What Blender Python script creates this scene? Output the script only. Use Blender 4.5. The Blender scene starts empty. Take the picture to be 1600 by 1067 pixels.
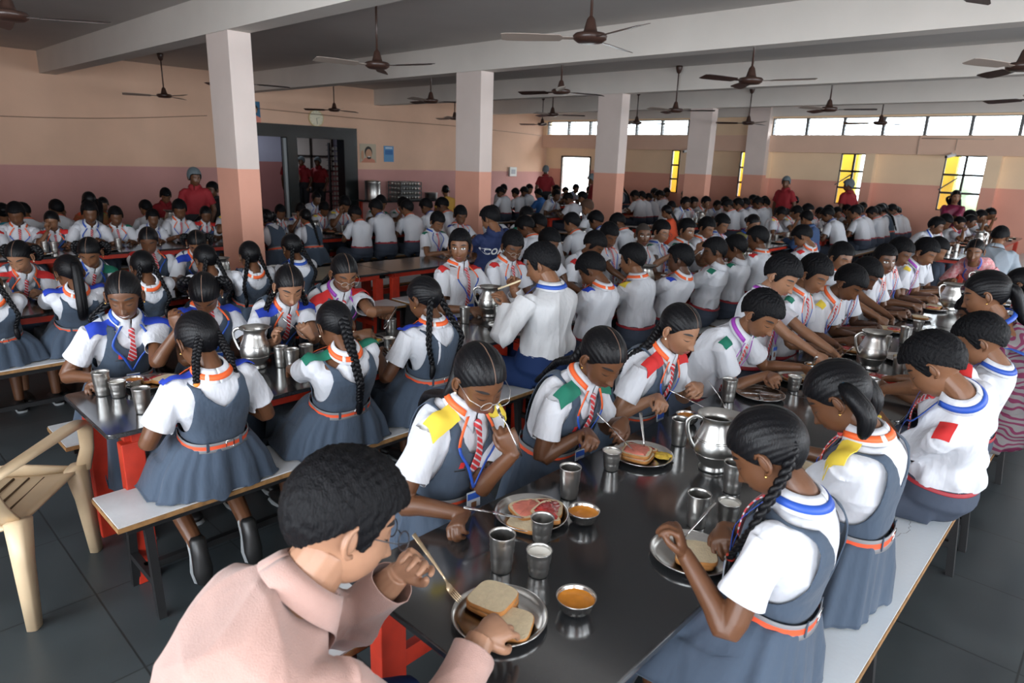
import bpy, bmesh, math, random
import numpy as np
from mathutils import Vector, Matrix
from mathutils.bvhtree import BVHTree
S = bpy.context.scene
COL = S.collection
random.seed(7); RNG = np.random.default_rng(7)
# ---------------------------------------------------------------- camera, world, light, exposure
EYE = 1.9
cd = bpy.data.cameras.new('camera'); cam = bpy.data.objects.new('camera', cd); COL.objects.link(cam); S.camera = cam
YAW, PIT, ROL, FPX = 0.75067, 0.26991, 0.03364, 1034.9
_f = Vector((-math.sin(YAW) * math.cos(PIT), math.cos(YAW) * math.cos(PIT), -math.sin(PIT)))
_r = Vector((math.cos(YAW), math.sin(YAW), 0)); _u = _r.cross(_f)
_r2 = _r * math.cos(ROL) + _u * math.sin(ROL); _u2 = -_r * math.sin(ROL) + _u * math.cos(ROL)
cam.matrix_world = Matrix(((_r2.x, _u2.x, -_f.x, 0), (_r2.y, _u2.y, -_f.y, 0), (_r2.z, _u2.z, -_f.z, EYE), (0, 0, 0, 1)))
cd.sensor_width = 36; cd.lens = FPX / 1600 * 36; cd.clip_start = 0.05
cd.dof.use_dof = True; cd.dof.focus_distance = 3.2; cd.dof.aperture_fstop = 4.5
W = bpy.data.worlds.new('sky'); S.world = W; W.use_nodes = True
bg = W.node_tree.nodes['Background']; bg.inputs[0].default_value = (0.86, 0.93, 1.0, 1); bg.inputs[1].default_value = 10.0
S.view_settings.view_transform = 'Standard'; S.view_settings.look = 'None'; S.view_settings.gamma = 1; S.view_settings.use_curve_mapping = False
S.view_settings.exposure = 0.42
S.cycles.max_bounces = 7; S.cycles.diffuse_bounces = 4; S.cycles.glossy_bounces = 3; S.cycles.use_denoising = True
S.cycles.caustics_reflective = False; S.cycles.caustics_refractive = False; S.cycles.sample_clamp_indirect = 6
def portal(name, loc, nrm, sx, sy):
    l = bpy.data.lights.new(name, 'AREA'); l.shape = 'RECTANGLE'; l.size = sx; l.size_y = sy; l.cycles.is_portal = True
    o = bpy.data.objects.new(name, l); COL.objects.link(o); o.location = loc
    o.rotation_euler = Vector(nrm).to_track_quat('-Z', 'Y').to_euler()
RX = 6.2      # right-hand wall with its tall open windows
NY = -3.2     # wall behind the camera
for i in range(5): portal('daylight_portal', (RX + .12, -1.4 + i * 3.55, 1.85), (-1, 0, 0), 2.5, 2.7)
for x0, x1 in ((-4.05, -.9), (-.5, 3.0)): portal('daylight_portal', ((x0 + x1) / 2, NY - .12, 1.85), (0, 1, 0), x1 - x0, 2.5)
portal('daylight_portal', (-10.9, 17.1, 2.87), (0, -1, 0), 7.3, .42)
portal('daylight_portal', (-2.6, 17.1, 2.87), (0, -1, 0), 9.3, .42)
# ---------------------------------------------------------------- materials
MATS = {}
def srgb(r, g, b):
    f = lambda c: (c / 255 / 12.92) if c / 255 <= .04045 else ((c / 255 + .055) / 1.055) ** 2.4
    return (f(r), f(g), f(b), 1)
def mat(name, col, rough=.6, metal=0, spec=.5, noise=0, nscale=8, bump=0, bscale=60, coat=0, stretch=None, dark=None, sheen=0, bdist=.01):
    if name in MATS: return MATS[name]
    m = bpy.data.materials.new(name); m.use_nodes = True; MATS[name] = m
    nt = m.node_tree; b = nt.nodes['Principled BSDF']; N = nt.nodes.new; L = nt.links.new
    b.inputs['Base Color'].default_value = col; b.inputs['Roughness'].default_value = rough; b.inputs['Metallic'].default_value = metal
    b.inputs['Specular IOR Level'].default_value = spec; b.inputs['Coat Weight'].default_value = coat; b.inputs['Sheen Weight'].default_value = sheen
    m.diffuse_color = col
    tc = N('ShaderNodeTexCoord'); mp = N('ShaderNodeMapping'); L(tc.outputs['Object'], mp.inputs[0])
    if stretch: mp.inputs['Scale'].default_value = stretch
    if noise:
        n = N('ShaderNodeTexNoise'); n.inputs['Scale'].default_value = nscale; n.inputs['Detail'].default_value = 5; L(mp.outputs[0], n.inputs[0])
        r = N('ShaderNodeMapRange'); r.inputs[1].default_value = .3; r.inputs[2].default_value = .7; L(n.outputs[0], r.inputs[0])
        mx = N('ShaderNodeMix'); mx.data_type = 'RGBA'; L(r.outputs[0], mx.inputs[0])
        d = dark or tuple(c * (1 - noise) for c in col[:3]) + (1,)
        mx.inputs[6].default_value = d; mx.inputs[7].default_value = col; L(mx.outputs[2], b.inputs['Base Color'])
    if bump:
        n = N('ShaderNodeTexNoise'); n.inputs['Scale'].default_value = bscale; n.inputs['Detail'].default_value = 3; L(mp.outputs[0], n.inputs[0])
        bp = N('ShaderNodeBump'); bp.inputs['Strength'].default_value = bump; bp.inputs['Distance'].default_value = bdist; L(n.outputs[0], bp.inputs['Height']); L(bp.outputs[0], b.inputs['Normal'])
    return m
def emis(name, col, s):
    m = mat(name, col); b = m.node_tree.nodes['Principled BSDF']; b.inputs['Emission Color'].default_value = col; b.inputs['Emission Strength'].default_value = s
    return m
def split_mat(name, low, high, z, edge=.004, rough=.75, zb=.02):
    """two-tone paint: dado colour below height z, wall colour above"""
    m = mat(name, high, rough, spec=.3, bump=.25, bscale=9); nt = m.node_tree; b = nt.nodes['Principled BSDF']; N = nt.nodes.new; L = nt.links.new
    g = N('ShaderNodeNewGeometry'); s = N('ShaderNodeSeparateXYZ'); L(g.outputs['Position'], s.inputs[0])
    n = N('ShaderNodeTexNoise'); n.inputs['Scale'].default_value = 1.3; n.inputs['Detail'].default_value = 6; L(g.outputs['Position'], n.inputs[0])
    r = N('ShaderNodeMapRange'); r.inputs[1].default_value = z - edge; r.inputs[2].default_value = z + edge; L(s.outputs[2], r.inputs[0])
    mx = N('ShaderNodeMix'); mx.data_type = 'RGBA'; L(r.outputs[0], mx.inputs[0]); mx.inputs[6].default_value = low; mx.inputs[7].default_value = high
    h = N('ShaderNodeHueSaturation'); r2 = N('ShaderNodeMapRange'); r2.inputs[1].default_value = .3; r2.inputs[2].default_value = .7; r2.inputs[3].default_value = .93; r2.inputs[4].default_value = 1.04
    L(n.outputs[0], r2.inputs[0]); L(r2.outputs[0], h.inputs['Value']); L(mx.outputs[2], h.inputs['Color']); L(h.outputs[0], b.inputs['Base Color'])
    return m
PEACH = (.72, .47, .335, 1); ROSE = (.56, .29, .265, 1)
M_leftwall = split_mat('paint_left_wall', ROSE, PEACH, 1.50)
M_winwall = split_mat('paint_window_wall', (.74, .37, .28, 1), (.86, .65, .44, 1), 1.62)
M_column = split_mat('paint_column', (.74, .37, .27, 1), (.70, .60, .55, 1), 1.69)
M_beam = mat('paint_beam', (.70, .655, .60, 1), .85, spec=.2, noise=.06, nscale=2, bump=.15, bscale=12)
M_ceil = mat('paint_ceiling', (.56, .53, .50, 1), .9, spec=.2, noise=.06, nscale=1.5)
M_lintel = mat('paint_lintel', (.76, .52, .39, 1), .8, spec=.3, noise=.06, nscale=2)
M_black = mat('black_paint', (.012, .012, .013, 1), .45, noise=.3, nscale=20)
M_granite = mat('black_granite', (.011, .012, .014, 1), .14, spec=1.0, noise=.6, nscale=260, dark=(.035, .037, .04, 1))
M_granite2 = mat('dark_green_granite', (.010, .015, .015, 1), .25, noise=.5, nscale=9, dark=(.004, .005, .005, 1))
M_red = mat('red_enamel', (.50, .035, .015, 1), .4, noise=.25, nscale=14)
M_steel = mat('stainless_steel', (.60, .59, .57, 1), .22, 1, noise=.12, nscale=30, stretch=(1, 1, 8))
M_steelb = mat('brushed_steel', (.55, .54, .52, 1), .33, 1, bump=.03, bscale=90, stretch=(1, 1, 12))
M_fan = mat('brown_fan_enamel', (.045, .022, .016, 1), .35)
M_bladeL = mat('pale_fan_blade', (.30, .24, .20, 1), .5)
M_formica = mat('white_laminate', (.66, .68, .70, 1), .35, noise=.22, nscale=5, bump=.05, bscale=60)
M_plyedge = mat('ply_edge', (.36, .19, .07, 1), .6, noise=.45, nscale=30)
M_plastic = mat('cream_plastic', (.62, .47, .30, 1), .4, noise=.2, nscale=6)
# ---------------------------------------------------------------- mesh tools
class MB:
    def __init__(s): s.v = []; s.f = []; s.m = []; s.n = 0
    def add(s, v, f, m=0):
        v = np.asarray(v, float).reshape(-1, 3); k = s.n
        s.v.append(v); s.f += [tuple(i + k for i in q) for q in f]
        s.m += (list(m) if hasattr(m, '__len__') else [m] * len(f)); s.n += len(v); return s
    def box(s, x0, x1, y0, y1, z0, z1, m=0):
        v = [(x, y, z) for x in (x0, x1) for y in (y0, y1) for z in (z0, z1)]
        return s.add(v, [(0, 1, 3, 2), (4, 6, 7, 5), (0, 4, 5, 1), (2, 3, 7, 6), (0, 2, 6, 4), (1, 5, 7, 3)], m)
    def bar(s, a, b, w, t, m=0, up=(0, 0, 1)):
        a = np.array(a, float); b = np.array(b, float); d = (b - a) / np.linalg.norm(b - a); u = np.array(up, float)
        if abs(d @ u) > .95: u = np.array([1., 0, 0])
        x = np.cross(d, u); x /= np.linalg.norm(x); u = np.cross(x, d)
        v = [p + x * i * w / 2 + u * j * t / 2 for p in (a, b) for i, j in ((-1, -1), (1, -1), (1, 1), (-1, 1))]
        return s.add(v, [(3, 2, 1, 0), (4, 5, 6, 7), (0, 1, 5, 4), (1, 2, 6, 5), (2, 3, 7, 6), (3, 0, 4, 7)], m)
    def grid(s, P, cu=False, cv=False, m=0, flip=False):
        nu, nv = P.shape[:2]; f = []
        for i in range(nu if cu else nu - 1):
            for j in range(nv if cv else nv - 1):
                a, b, c, d = i * nv + j, ((i + 1) % nu) * nv + j, ((i + 1) % nu) * nv + (j + 1) % nv, i * nv + (j + 1) % nv
                f.append((a, d, c, b) if flip else (a, b, c, d))
        return s.add(P.reshape(-1, 3), f, m)
    def tube(s, pts, rad, seg=10, m=0, up=None, caps=True, power=2.0):
        pts = np.asarray(pts, float); n = len(pts); rad = np.asarray(rad, float)
        if rad.ndim == 0: rad = np.full(n, float(rad))
        if rad.ndim == 1: rad = np.stack([rad, rad], 1)
        T = np.gradient(pts, axis=0); T /= np.linalg.norm(T, axis=1)[:, None] + 1e-12
        u = np.array(up, float) if up is not None else (np.array([0., 0, 1]) if abs(T[0][2]) < .9 else np.array([0., 1, 0]))
        R = np.zeros((n, seg, 3)); a = np.linspace(0, 2 * np.pi, seg, endpoint=False)
        ca, sa = np.cos(a), np.sin(a)
        if power != 2: ca = np.sign(ca) * abs(ca) ** (2 / power); sa = np.sign(sa) * abs(sa) ** (2 / power)
        for i in range(n):
            x = np.cross(u, T[i]); x /= np.linalg.norm(x) + 1e-12; w = np.cross(T[i], x); u = w if up is None else u
            R[i] = pts[i] + np.outer(ca * rad[i, 0], x) + np.outer(sa * rad[i, 1], w)
        k = s.n; s.grid(R, cv=True, m=m, flip=True)
        if caps:
            for i, fl in ((0, False), (n - 1, True)):
                q = [k + i * seg + j for j in range(seg)]
                s.f.append(tuple(q if fl else q[::-1])); s.m.append(m)
        return s
    def lathe(s, prof, seg=28, c=(0, 0, 0), m=0, cap0=True, cap1=False):
        a = np.linspace(0, 2 * np.pi, seg, endpoint=False); prof = np.asarray(prof, float)
        P = np.stack([np.outer(prof[:, 0], np.cos(a)), np.outer(prof[:, 0], np.sin(a)), np.repeat(prof[:, 1:2], seg, 1)], 2) + np.array(c, float)
        k = s.n; s.grid(P, cv=True, m=m, flip=True)
        if cap0: s.f.append(tuple(k + j for j in range(seg))[::-1]); s.m.append(m)
        if cap1: s.f.append(tuple(k + (len(prof) - 1) * seg + j for j in range(seg))); s.m.append(m)
        return s
    def ell(s, c, r, nu=14, nv=10, m=0, R=None):
        th = np.linspace(0, 2 * np.pi, nu, endpoint=False); ph = np.linspace(-np.pi / 2, np.pi / 2, nv)
        P = np.stack([np.outer(np.cos(ph), np.cos(th)) * r[0], np.outer(np.cos(ph), np.sin(th)) * r[1], np.repeat(np.sin(ph)[:, None], nu, 1) * r[2]], 2)
        if R is not None: P = P @ np.array(R, float).T
        return s.grid(P + np.array(c, float), cv=True, m=m, flip=True)
    def merge(s, o, m=None):
        v, f, mm = o.arr(); return s.add(v, f, mm if m is None else m)
    def arr(s): return (np.concatenate(s.v) if s.v else np.zeros((0, 3))), list(s.f), list(s.m)
    def xf(s, R, t=(0, 0, 0)):
        s.v = [v @ np.array(R, float).T + np.array(t, float) for v in s.v]; return s
def mesh_from(v, f, name='m', mm=None, smooth=True):
    me = bpy.data.meshes.new(name); me.from_pydata(v.tolist() if hasattr(v, 'tolist') else v, [], f)
    if mm is not None and len(mm) == len(me.polygons): me.polygons.foreach_set('material_index', mm)
    if smooth: me.polygons.foreach_set('use_smooth', [True] * len(me.polygons))
    me.update(); return me
def obj(name, mb, mats, parent=None, smooth=True, loc=None, bevel=0, solid=0, auto=None):
    v, f, mm = mb.arr() if isinstance(mb, MB) else mb
    me = mesh_from(v, f, name, mm, smooth)
    for x in (mats if isinstance(mats, (list, tuple)) else [mats]): me.materials.append(x)
    o = bpy.data.objects.new(name, me); COL.objects.link(o)
    if parent: o.parent = parent
    if loc is not None: o.location = loc
    if bevel:
        b = o.modifiers.new('b', 'BEVEL'); b.width = bevel; b.segments = 2; b.limit_method = 'ANGLE'
    if solid:
        b = o.modifiers.new('s', 'SOLIDIFY'); b.thickness = solid; b.offset = -1
    return o
def tag(o, label=None, cat=None, group=None, kind=None):
    for k, x in (('label', label), ('category', cat), ('group', group), ('kind', kind)):
        if x: o[k] = x
    return o
def empty(name, loc=(0, 0, 0), rz=0, label=None, cat=None, group=None):
    o = bpy.data.objects.new(name, None); COL.objects.link(o); o.location = loc; o.rotation_euler = (0, 0, rz); o.empty_display_size = .1
    return tag(o, label, cat, group)
KIDS = {}
def copy_tree(o, parent=None):
    c = o.copy(); COL.objects.link(c)
    if parent: c.parent = parent
    for ch in list(o.children): copy_tree(ch, c)
    return c
def struct(name, mb, m, **k):
    o = obj(name, mb, m, smooth=False, **k); o['kind'] = 'structure'; return o
# ---------------------------------------------------------------- the hall
LX, WY, CZ, BZ = -14.8, 17.0, 3.45, 3.08       # left wall, window wall, ceiling, beam underside
def floor_mat():
    m = mat('kota_stone_tiles', (.055, .06, .06, 1), .33, spec=.5); nt = m.node_tree; b = nt.nodes['Principled BSDF']; N = nt.nodes.new; L = nt.links.new
    tc = N('ShaderNodeTexCoord'); br = N('ShaderNodeTexBrick'); br.offset = .0; br.inputs['Scale'].default_value = 1.0
    br.inputs['Brick Width'].default_value = .6; br.inputs['Row Height'].default_value = .6; br.inputs['Mortar Size'].default_value = .004
    br.inputs['Color1'].default_value = (.040, .050, .055, 1); br.inputs['Color2'].default_value = (.050, .060, .064, 1); br.inputs['Mortar'].default_value = (.018, .021, .022, 1)
    L(tc.outputs['Object'], br.inputs[0]); n = N('ShaderNodeTexNoise'); n.inputs['Scale'].default_value = 3; n.inputs['Detail'].default_value = 8; L(tc.outputs['Object'], n.inputs[0])
    mx = N('ShaderNodeMix'); mx.data_type = 'RGBA'; mx.blend_type = 'MULTIPLY'; mx.inputs[0].default_value = .6
    L(br.outputs[0], mx.inputs[6]); L(n.outputs[1], mx.inputs[7]); r = N('ShaderNodeMapRange'); r.inputs[3].default_value = .25; r.inputs[4].default_value = .5; L(n.outputs[0], r.inputs[0])
    cr = N('ShaderNodeMapRange'); cr.inputs[1].default_value = .3; cr.inputs[2].default_value = .7; cr.inputs[3].default_value = .6; cr.inputs[4].default_value = 1.1; L(n.outputs[0], cr.inputs[0]); L(cr.outputs[0], mx.inputs[7])
    L(mx.outputs[2], b.inputs['Base Color']); L(r.outputs[0], b.inputs['Roughness']); return m
struct('floor', MB().box(LX - 6, RX + .3, NY - .2, WY + .6, -.2, 0), floor_mat())
struct('ceiling', MB().box(LX - 6, RX + .3, NY - .2, WY + .6, CZ, CZ + .2), M_ceil)
# left wall with the kitchen opening (y 7.28..9.88)
KY0, KY1, KZ = 7.05, 9.88, 2.46
lw = MB(); lw.box(LX - .25, LX, NY - .2, KY0, 0, CZ); lw.box(LX - .25, LX, KY0, KY1, KZ, CZ); lw.box(LX - .25, LX, KY1, WY + .3, 0, CZ)
struct('wall_left', lw, M_leftwall)
# window wall: lintel band, clerestory strip, recesses between pilasters
ww = MB()
ww.box(LX, RX, WY, WY + .25, 3.06, CZ); ww.box(LX, RX, WY, WY + .3, 2.26, 2.66)
for a, b in ((LX, -14.62), (-8.74, -7.25), (2.0, RX)): ww.box(a, b, WY, WY + .25, 2.66, 3.06)
PIL = [(-13.0 + .55, -12.6 + .2), (-9.73, -9.3), (-7.81, -7.25), (-4.99, -4.78), (-2.66, -2.40), (1.0, 1.25)]
segs = [(LX, -14.14, 0), (-14.14, -12.96, 1), (-12.96, -10.13, 0), (-10.13, -9.73, 2), (-9.3, -7.81 - .28, 0), (-8.09, -7.81, 2), (-7.25, -5.58, 0), (-5.58, -4.99, 2), (-4.78, -3.44, 0), (-3.44, -2.66, 2), (-2.40, 1.0, 0), (1.25, 2.6, 0), (2.6, 3.4, 2), (3.4, RX, 0)]
for a, b in PIL[1:]: ww.box(a, b, WY, WY + .35, 0, 2.26)
for a, b, k in segs:
    if k == 0: ww.box(a, b, WY + .22, WY + .35, 0, 2.26)
    if k == 1: ww.box(a, b, WY + .22, WY + .35, 2.02, 2.26)
    if k == 2: ww.box(a, b, WY + .22, WY + .35, 0, 1.10)
struct('wall_window', ww, M_winwall)
struct('trim_lintel', MB().box(LX + .002, RX, WY - .03, WY, 2.262, 2.655), M_lintel)
# right wall with tall open windows (out of the photograph, the hall's main daylight), wall behind the camera
rw = MB(); rw.box(RX, RX + .25, NY - .2, WY + .3, 0, .5); rw.box(RX, RX + .25, NY - .2, WY + .3, 3.2, CZ)
ys = [-2.65 + i * 3.55 for i in range(6)]
rw.box(RX, RX + .25, NY - .2, ys[0], .5, 3.2)
for i in range(5): rw.box(RX, RX + .25, ys[i] + 2.5, ys[i] + 3.55, .5, 3.2)
rw.box(RX, RX + .25, ys[5], WY + .3, .5, 3.2)
struct('wall_right', rw, M_winwall)
nw = MB(); nw.box(LX - .2, RX + .3, NY - .25, NY, 0, .6); nw.box(LX - .2, RX + .3, NY - .25, NY, 3.1, CZ); nw.box(LX - .2, -4.05, NY - .25, NY, .6, 3.1); nw.box(3.0, RX + .3, NY - .25, NY, .6, 3.1)
for i in (2,): nw.box(-7.4 + i * 3.35 - .2, -7.4 + i * 3.35 + .2, NY - .25, NY, .6, 3.1)
struct('wall_near', nw, M_leftwall)
# beams run across the hall, one over each column
CY = [-.15, 3.33, 6.95, 10.45, 13.85]
for i, y in enumerate(CY):
    struct('trim_beam_%d' % (i + 1), MB().box(LX, RX, y, y + .25, BZ, CZ - .001), M_beam)
struct('trim_wall_beam', MB().box(LX, RX, WY - .12, WY - .001, 3.10, CZ - .001), M_beam)
for i, y in enumerate(CY[1:]):
    o = obj('column', MB().box(-.53, 0, 0, .25, 0, BZ - .001), M_column, smooth=False, loc=(-7.25, y + .0, 0), bevel=.006); o['kind'] = 'structure'
o = obj('column', MB().box(-.53, 0, 0, .2, 0, CZ - .002), M_column, smooth=False, loc=(-7.25, WY - .2, 0)); o['kind'] = 'structure'
# clerestory louvres: one window per bay, glass blades in a dark frame
M_glass = mat('louvre_glass', (.85, .92, .95, 1), .25); _b = M_glass.node_tree.nodes['Principled BSDF']; _b.inputs['Transmission Weight'].default_value = .9; _b.inputs['IOR'].default_value = 1.1
M_frame = mat('dark_window_frame', (.035, .025, .02, 1), .5)
M_alu = mat('grey_louvre_clip', (.12, .12, .12, 1), .5)
wn = 0
for x0, x1, n in ((-14.62, -8.74, 7), (-7.25, 2.0, 11)):
    wd = (x1 - x0) / n
    for i in range(n):
        wn += 1; a = x0 + i * wd; fr = MB()
        fr.box(a, a + .03, WY + .03, WY + .13, 2.661, 3.059); fr.box(a + wd - .03, a + wd - .001, WY + .03, WY + .13, 2.661, 3.059)
        fr.box(a + .03, a + wd - .03, WY + .06, WY + .10, 2.661, 2.675); fr.box(a + .03, a + wd - .03, WY + .06, WY + .10, 3.045, 3.059)
        w = struct('window_%d' % wn, fr, M_alu)
        gl = MB()
        for k in range(5):
            z = 2.70 + k * .078; gl.bar((a + .03, WY + .08, z + .02), (a + wd - .03, WY + .08, z + .02), .006, .07, 0, up=(0, .7, .7))
        obj('louvre_blades', gl, M_glass, w, smooth=False)
# lower casement windows with dark frames
for (a, b) in ((-10.13, -9.73), (-8.09, -7.81), (-5.58, -4.99), (-3.44, -2.66), (2.6, 3.4)):
    wn += 1; fr = MB(); y0, y1 = WY + .23, WY + .28; z0, z1 = 1.1, 2.26
    for x in (a, (a + b) / 2 if b - a > .5 else a + (b - a) * .62, b):
        fr.box(x - .022, x + .022, y0, y1, z0, z1)
    for z in (z0, z0 + .38, z0 + .76, z1): fr.box(a, b, y0, y1, z - .022, z + .022)
    if b - a > .5: fr.bar((a + .03, y0 - .25, z0 + .44), (a + .3, y0 - .02, z0 + .70), .02, .02); fr.bar((a + .3, y0 - .15, z0 + .44), ((a + b) / 2, y0 - .15, z0 + .44), .02, .02)
    struct('window_%d' % wn, fr, M_frame)
    obj('window_pane', MB().box(a, b, y0 + .02, y0 + .026, z0, z1), M_glass, bpy.data.objects['window_%d' % wn], smooth=False)
# outside: yellow pilaster seen through the casements, pale yard, foliage
M_yel = mat('yellow_outside_paint', (.50, .42, .025, 1), .8)
for x0, x1 in ((-10.6, -9.95), (-8.6, -7.95), (-5.9, -5.35), (-3.9, -3.42 + .13)):
    tag(obj('outside_pillar', MB().box(x0, x1, WY + .75, WY + 1.0, 0, 2.42), M_yel, smooth=False), kind='structure')
gb = MB().box(-30, 12, WY + .4, 40, -.25, -.05); struct('ground_outside', gb, mat('pale_yard', (.55, .53, .48, 1), .9))
# open far door in the corner with a white leaf outside
dl = MB().box(-14.14, -14.09, WY + .2, WY + .26, 0, 2.02); dl.box(-13.0, -12.955, WY + .2, WY + .26, 0, 2.02); dl.box(-14.14, -12.96, WY + .2, WY + .26, 1.98, 2.03)
d1 = struct('door_1', dl, M_frame)
for x0, x1 in ((-13.42, -13.36), (-13.60, -13.56)): obj('door_jamb', MB().box(x0, x1, WY + .9, WY + .95, 0, 2.3), mat('white_door', (.8, .8, .8, 1), .6), d1, smooth=False)
# kitchen opening with black granite surround
g = MB()
g.box(LX - .27, LX + .05, KY0 - .02, KY1, KZ - .26, KZ + .02); g.box(LX - .27, LX + .05, KY1 - .38, KY1, 0, KZ - .26); g.box(LX - .27, LX + .03, 8.0, 8.25, 0, KZ - .26)
d = struct('door_2', g, M_granite2)
obj('door_jamb', MB().box(LX - .1, LX - .02, 7.93, 8.0, 0, 2.18), mat('grey_jamb', (.3, .32, .33, 1), .5), d, smooth=False)
kx = LX - 5.6; kb = MB(); kb.box(kx - .1, kx, 4.5, 13.5, 0, CZ); kb.box(kx, LX - .25, 4.4, 4.5, 0, CZ); kb.box(kx, LX - .25, 13.5, 13.6, 0, CZ)
struct('wall_kitchen', kb, split_mat('paint_kitchen', (.42, .18, .17, 1), (.42, .42, .52, 1), 1.55))
M_kwin = mat('kitchen_window_glow', (.75, .68, .62, 1), .7)
wk = MB(); yk0, yk1 = 11.05, 12.65
for y in (yk0, (yk0 + yk1) / 2, yk1): wk.box(kx + .001, kx + .06, y - .03, y + .03, 1.3, 2.55)
for z in (1.3, 1.75, 2.55): wk.box(kx + .001, kx + .06, yk0, yk1, z - .03, z + .03)
wko = struct('window_40', wk, M_frame); obj('window_pane', MB().box(kx + .002, kx + .012, yk0, yk1, 1.3, 2.55), M_kwin, wko, smooth=False)
# ---------------------------------------------------------------- tables and benches
TZ, SZ = .75, .47
def round_rect(x0, x1, y0, y1, r, n=5):
    pts = []
    for cx, cy, a0 in ((x1 - r, y1 - r, 0), (x0 + r, y1 - r, 90), (x0 + r, y0 + r, 180), (x1 - r, y0 + r, 270)):
        for k in range(n + 1):
            a = math.radians(a0 + 90 * k / n); pts.append((cx + r * math.cos(a), cy + r * math.sin(a)))
    return pts
def slab(mb, pts, z0, z1, m=0):
    n = len(pts); v = [(x, y, z0) for x, y in pts] + [(x, y, z1) for x, y in pts]
    mb.add(v, [tuple(range(n))[::-1], tuple(range(n, 2 * n))] + [(i, (i + 1) % n, n + (i + 1) % n, n + i) for i in range(n)], m); return mb
def table(x0, x1, y0, y1, label, group):
    cx, cy = (x0 + x1) / 2, (y0 + y1) / 2; a, b = (x1 - x0) / 2, (y1 - y0) / 2
    t = empty('dining_table', (cx, cy, 0), 0, label, 'table', group)
    obj('tabletop', slab(MB(), round_rect(-a, a, -b, b, .03), TZ - .022, TZ), M_granite, t, smooth=False, bevel=.004)
    fr = MB(); i, j = a - .07, b - .10
    for s in (-1, 1):
        fr.bar((s * i, -j, TZ - .047), (s * i, j, TZ - .047), .045, .05); fr.bar((-i, s * j, TZ - .047), (i, s * j, TZ - .047), .045, .05)
    obj('table_frame', fr, M_red, t, smooth=False)
    for sx in (-1, 1):
        for sy in (-1, 1): obj('leg', MB().box(sx * i - .03, sx * i + .03, sy * j - .045, sy * j + .045, 0, TZ - .072), M_red, t, smooth=False, bevel=.004)
    for sy in (-1, 1): obj('foot_rail', MB().bar((-i, sy * j, .2), (i, sy * j, .2), .035, .05), M_red, t, smooth=False)
    for sx in (-1, 1): obj('stretcher', MB().bar((sx * i, -j, .42), (sx * i, j, .42), .03, .06), M_red, t, smooth=False)
    return t
def bench(x0, x1, y0, y1, label, group, dark=False, worn=False):
    cx, cy = (x0 + x1) / 2, (y0 + y1) / 2; a, b = (x1 - x0) / 2, (y1 - y0) / 2
    t = empty('bench', (cx, cy, 0), 0, label, 'bench', group)
    obj('bench_seat', MB().box(-a + .004, a - .004, -b + .004, b - .004, SZ - .006, SZ), M_worn if worn else M_formica, t, smooth=False)
    obj('seat_edging', MB().box(-a, a, -b, b, SZ - .026, SZ - .0065), M_plyedge, t, smooth=False)
    fr = MB()
    for s in (-1, 1): fr.bar((s * (a - .05), -b + .04, SZ - .045), (s * (a - .05), b - .04, SZ - .045), .03, .035)
    fr.bar((0, -b + .12, .16), (0, b - .12, .16), .03, .03)
    obj('bench_frame', fr, M_black, t, smooth=False)
    for e in (-b + .12, b - .12, 0):
        for s in (-1, 1): obj('leg', MB().bar((s * (a - .05), e, SZ - .062), (s * (a - .01), e, 0), .032, .032), M_black, t, smooth=False)
        obj('stretcher', MB().bar((-a + .04, e, .16), (a - .04, e, .16), .03, .03), M_black, t, smooth=False)
    return t
M_worn = mat('worn_marble_laminate', (.62, .66, .69, 1), .35, noise=.0, bump=.05)
def _worn():
    nt = M_worn.node_tree; b = nt.nodes['Principled BSDF']; N = nt.nodes.new; L = nt.links.new; tc = N('ShaderNodeTexCoord')
    sp = N('ShaderNodeSeparateXYZ'); L(tc.outputs['Object'], sp.inputs[0]); w = N('ShaderNodeTexNoise'); w.noise_dimensions = '1D'; w.inputs['Scale'].default_value = 2.2; w.inputs['Detail'].default_value = 7; L(sp.outputs[1], w.inputs['W'])
    a1 = N('ShaderNodeMath'); a1.operation = 'MULTIPLY_ADD'; a1.inputs[1].default_value = .34; a1.inputs[2].default_value = -.17; L(w.outputs[0], a1.inputs[0]); a2 = N('ShaderNodeMath'); a2.operation = 'SUBTRACT'; L(sp.outputs[0], a2.inputs[0]); L(a1.outputs[0], a2.inputs[1])
    a3 = N('ShaderNodeMath'); a3.operation = 'ABSOLUTE'; L(a2.outputs[0], a3.inputs[0]); r = N('ShaderNodeMapRange'); r.inputs[1].default_value = .0005; r.inputs[2].default_value = .0022; L(a3.outputs[0], r.inputs[0])
    n = N('ShaderNodeTexNoise'); n.inputs['Scale'].default_value = 7; n.inputs['Detail'].default_value = 6; L(tc.outputs['Object'], n.inputs[0])
    r2 = N('ShaderNodeMapRange'); r2.inputs[1].default_value = .70; r2.inputs[2].default_value = .78; r2.inputs[3].default_value = 1; r2.inputs[4].default_value = .35; L(n.outputs[0], r2.inputs[0])
    r3 = N('ShaderNodeMapRange'); r3.inputs[3].default_value = .3; r3.inputs[4].default_value = 1; L(r.outputs[0], r3.inputs[0])
    mu = N('ShaderNodeMath'); mu.operation = 'MULTIPLY'; L(r3.outputs[0], mu.inputs[0]); L(r2.outputs[0], mu.inputs[1])
    mx = N('ShaderNodeMix'); mx.data_type = 'RGBA'; L(mu.outputs[0], mx.inputs[0]); mx.inputs[6].default_value = (.08, .08, .08, 1); mx.inputs[7].default_value = (.62, .67, .71, 1); L(mx.outputs[2], b.inputs['Base Color'])
_worn()
NTH = ['nearest', 'second nearest', 'third nearest', 'fourth nearest']
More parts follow.
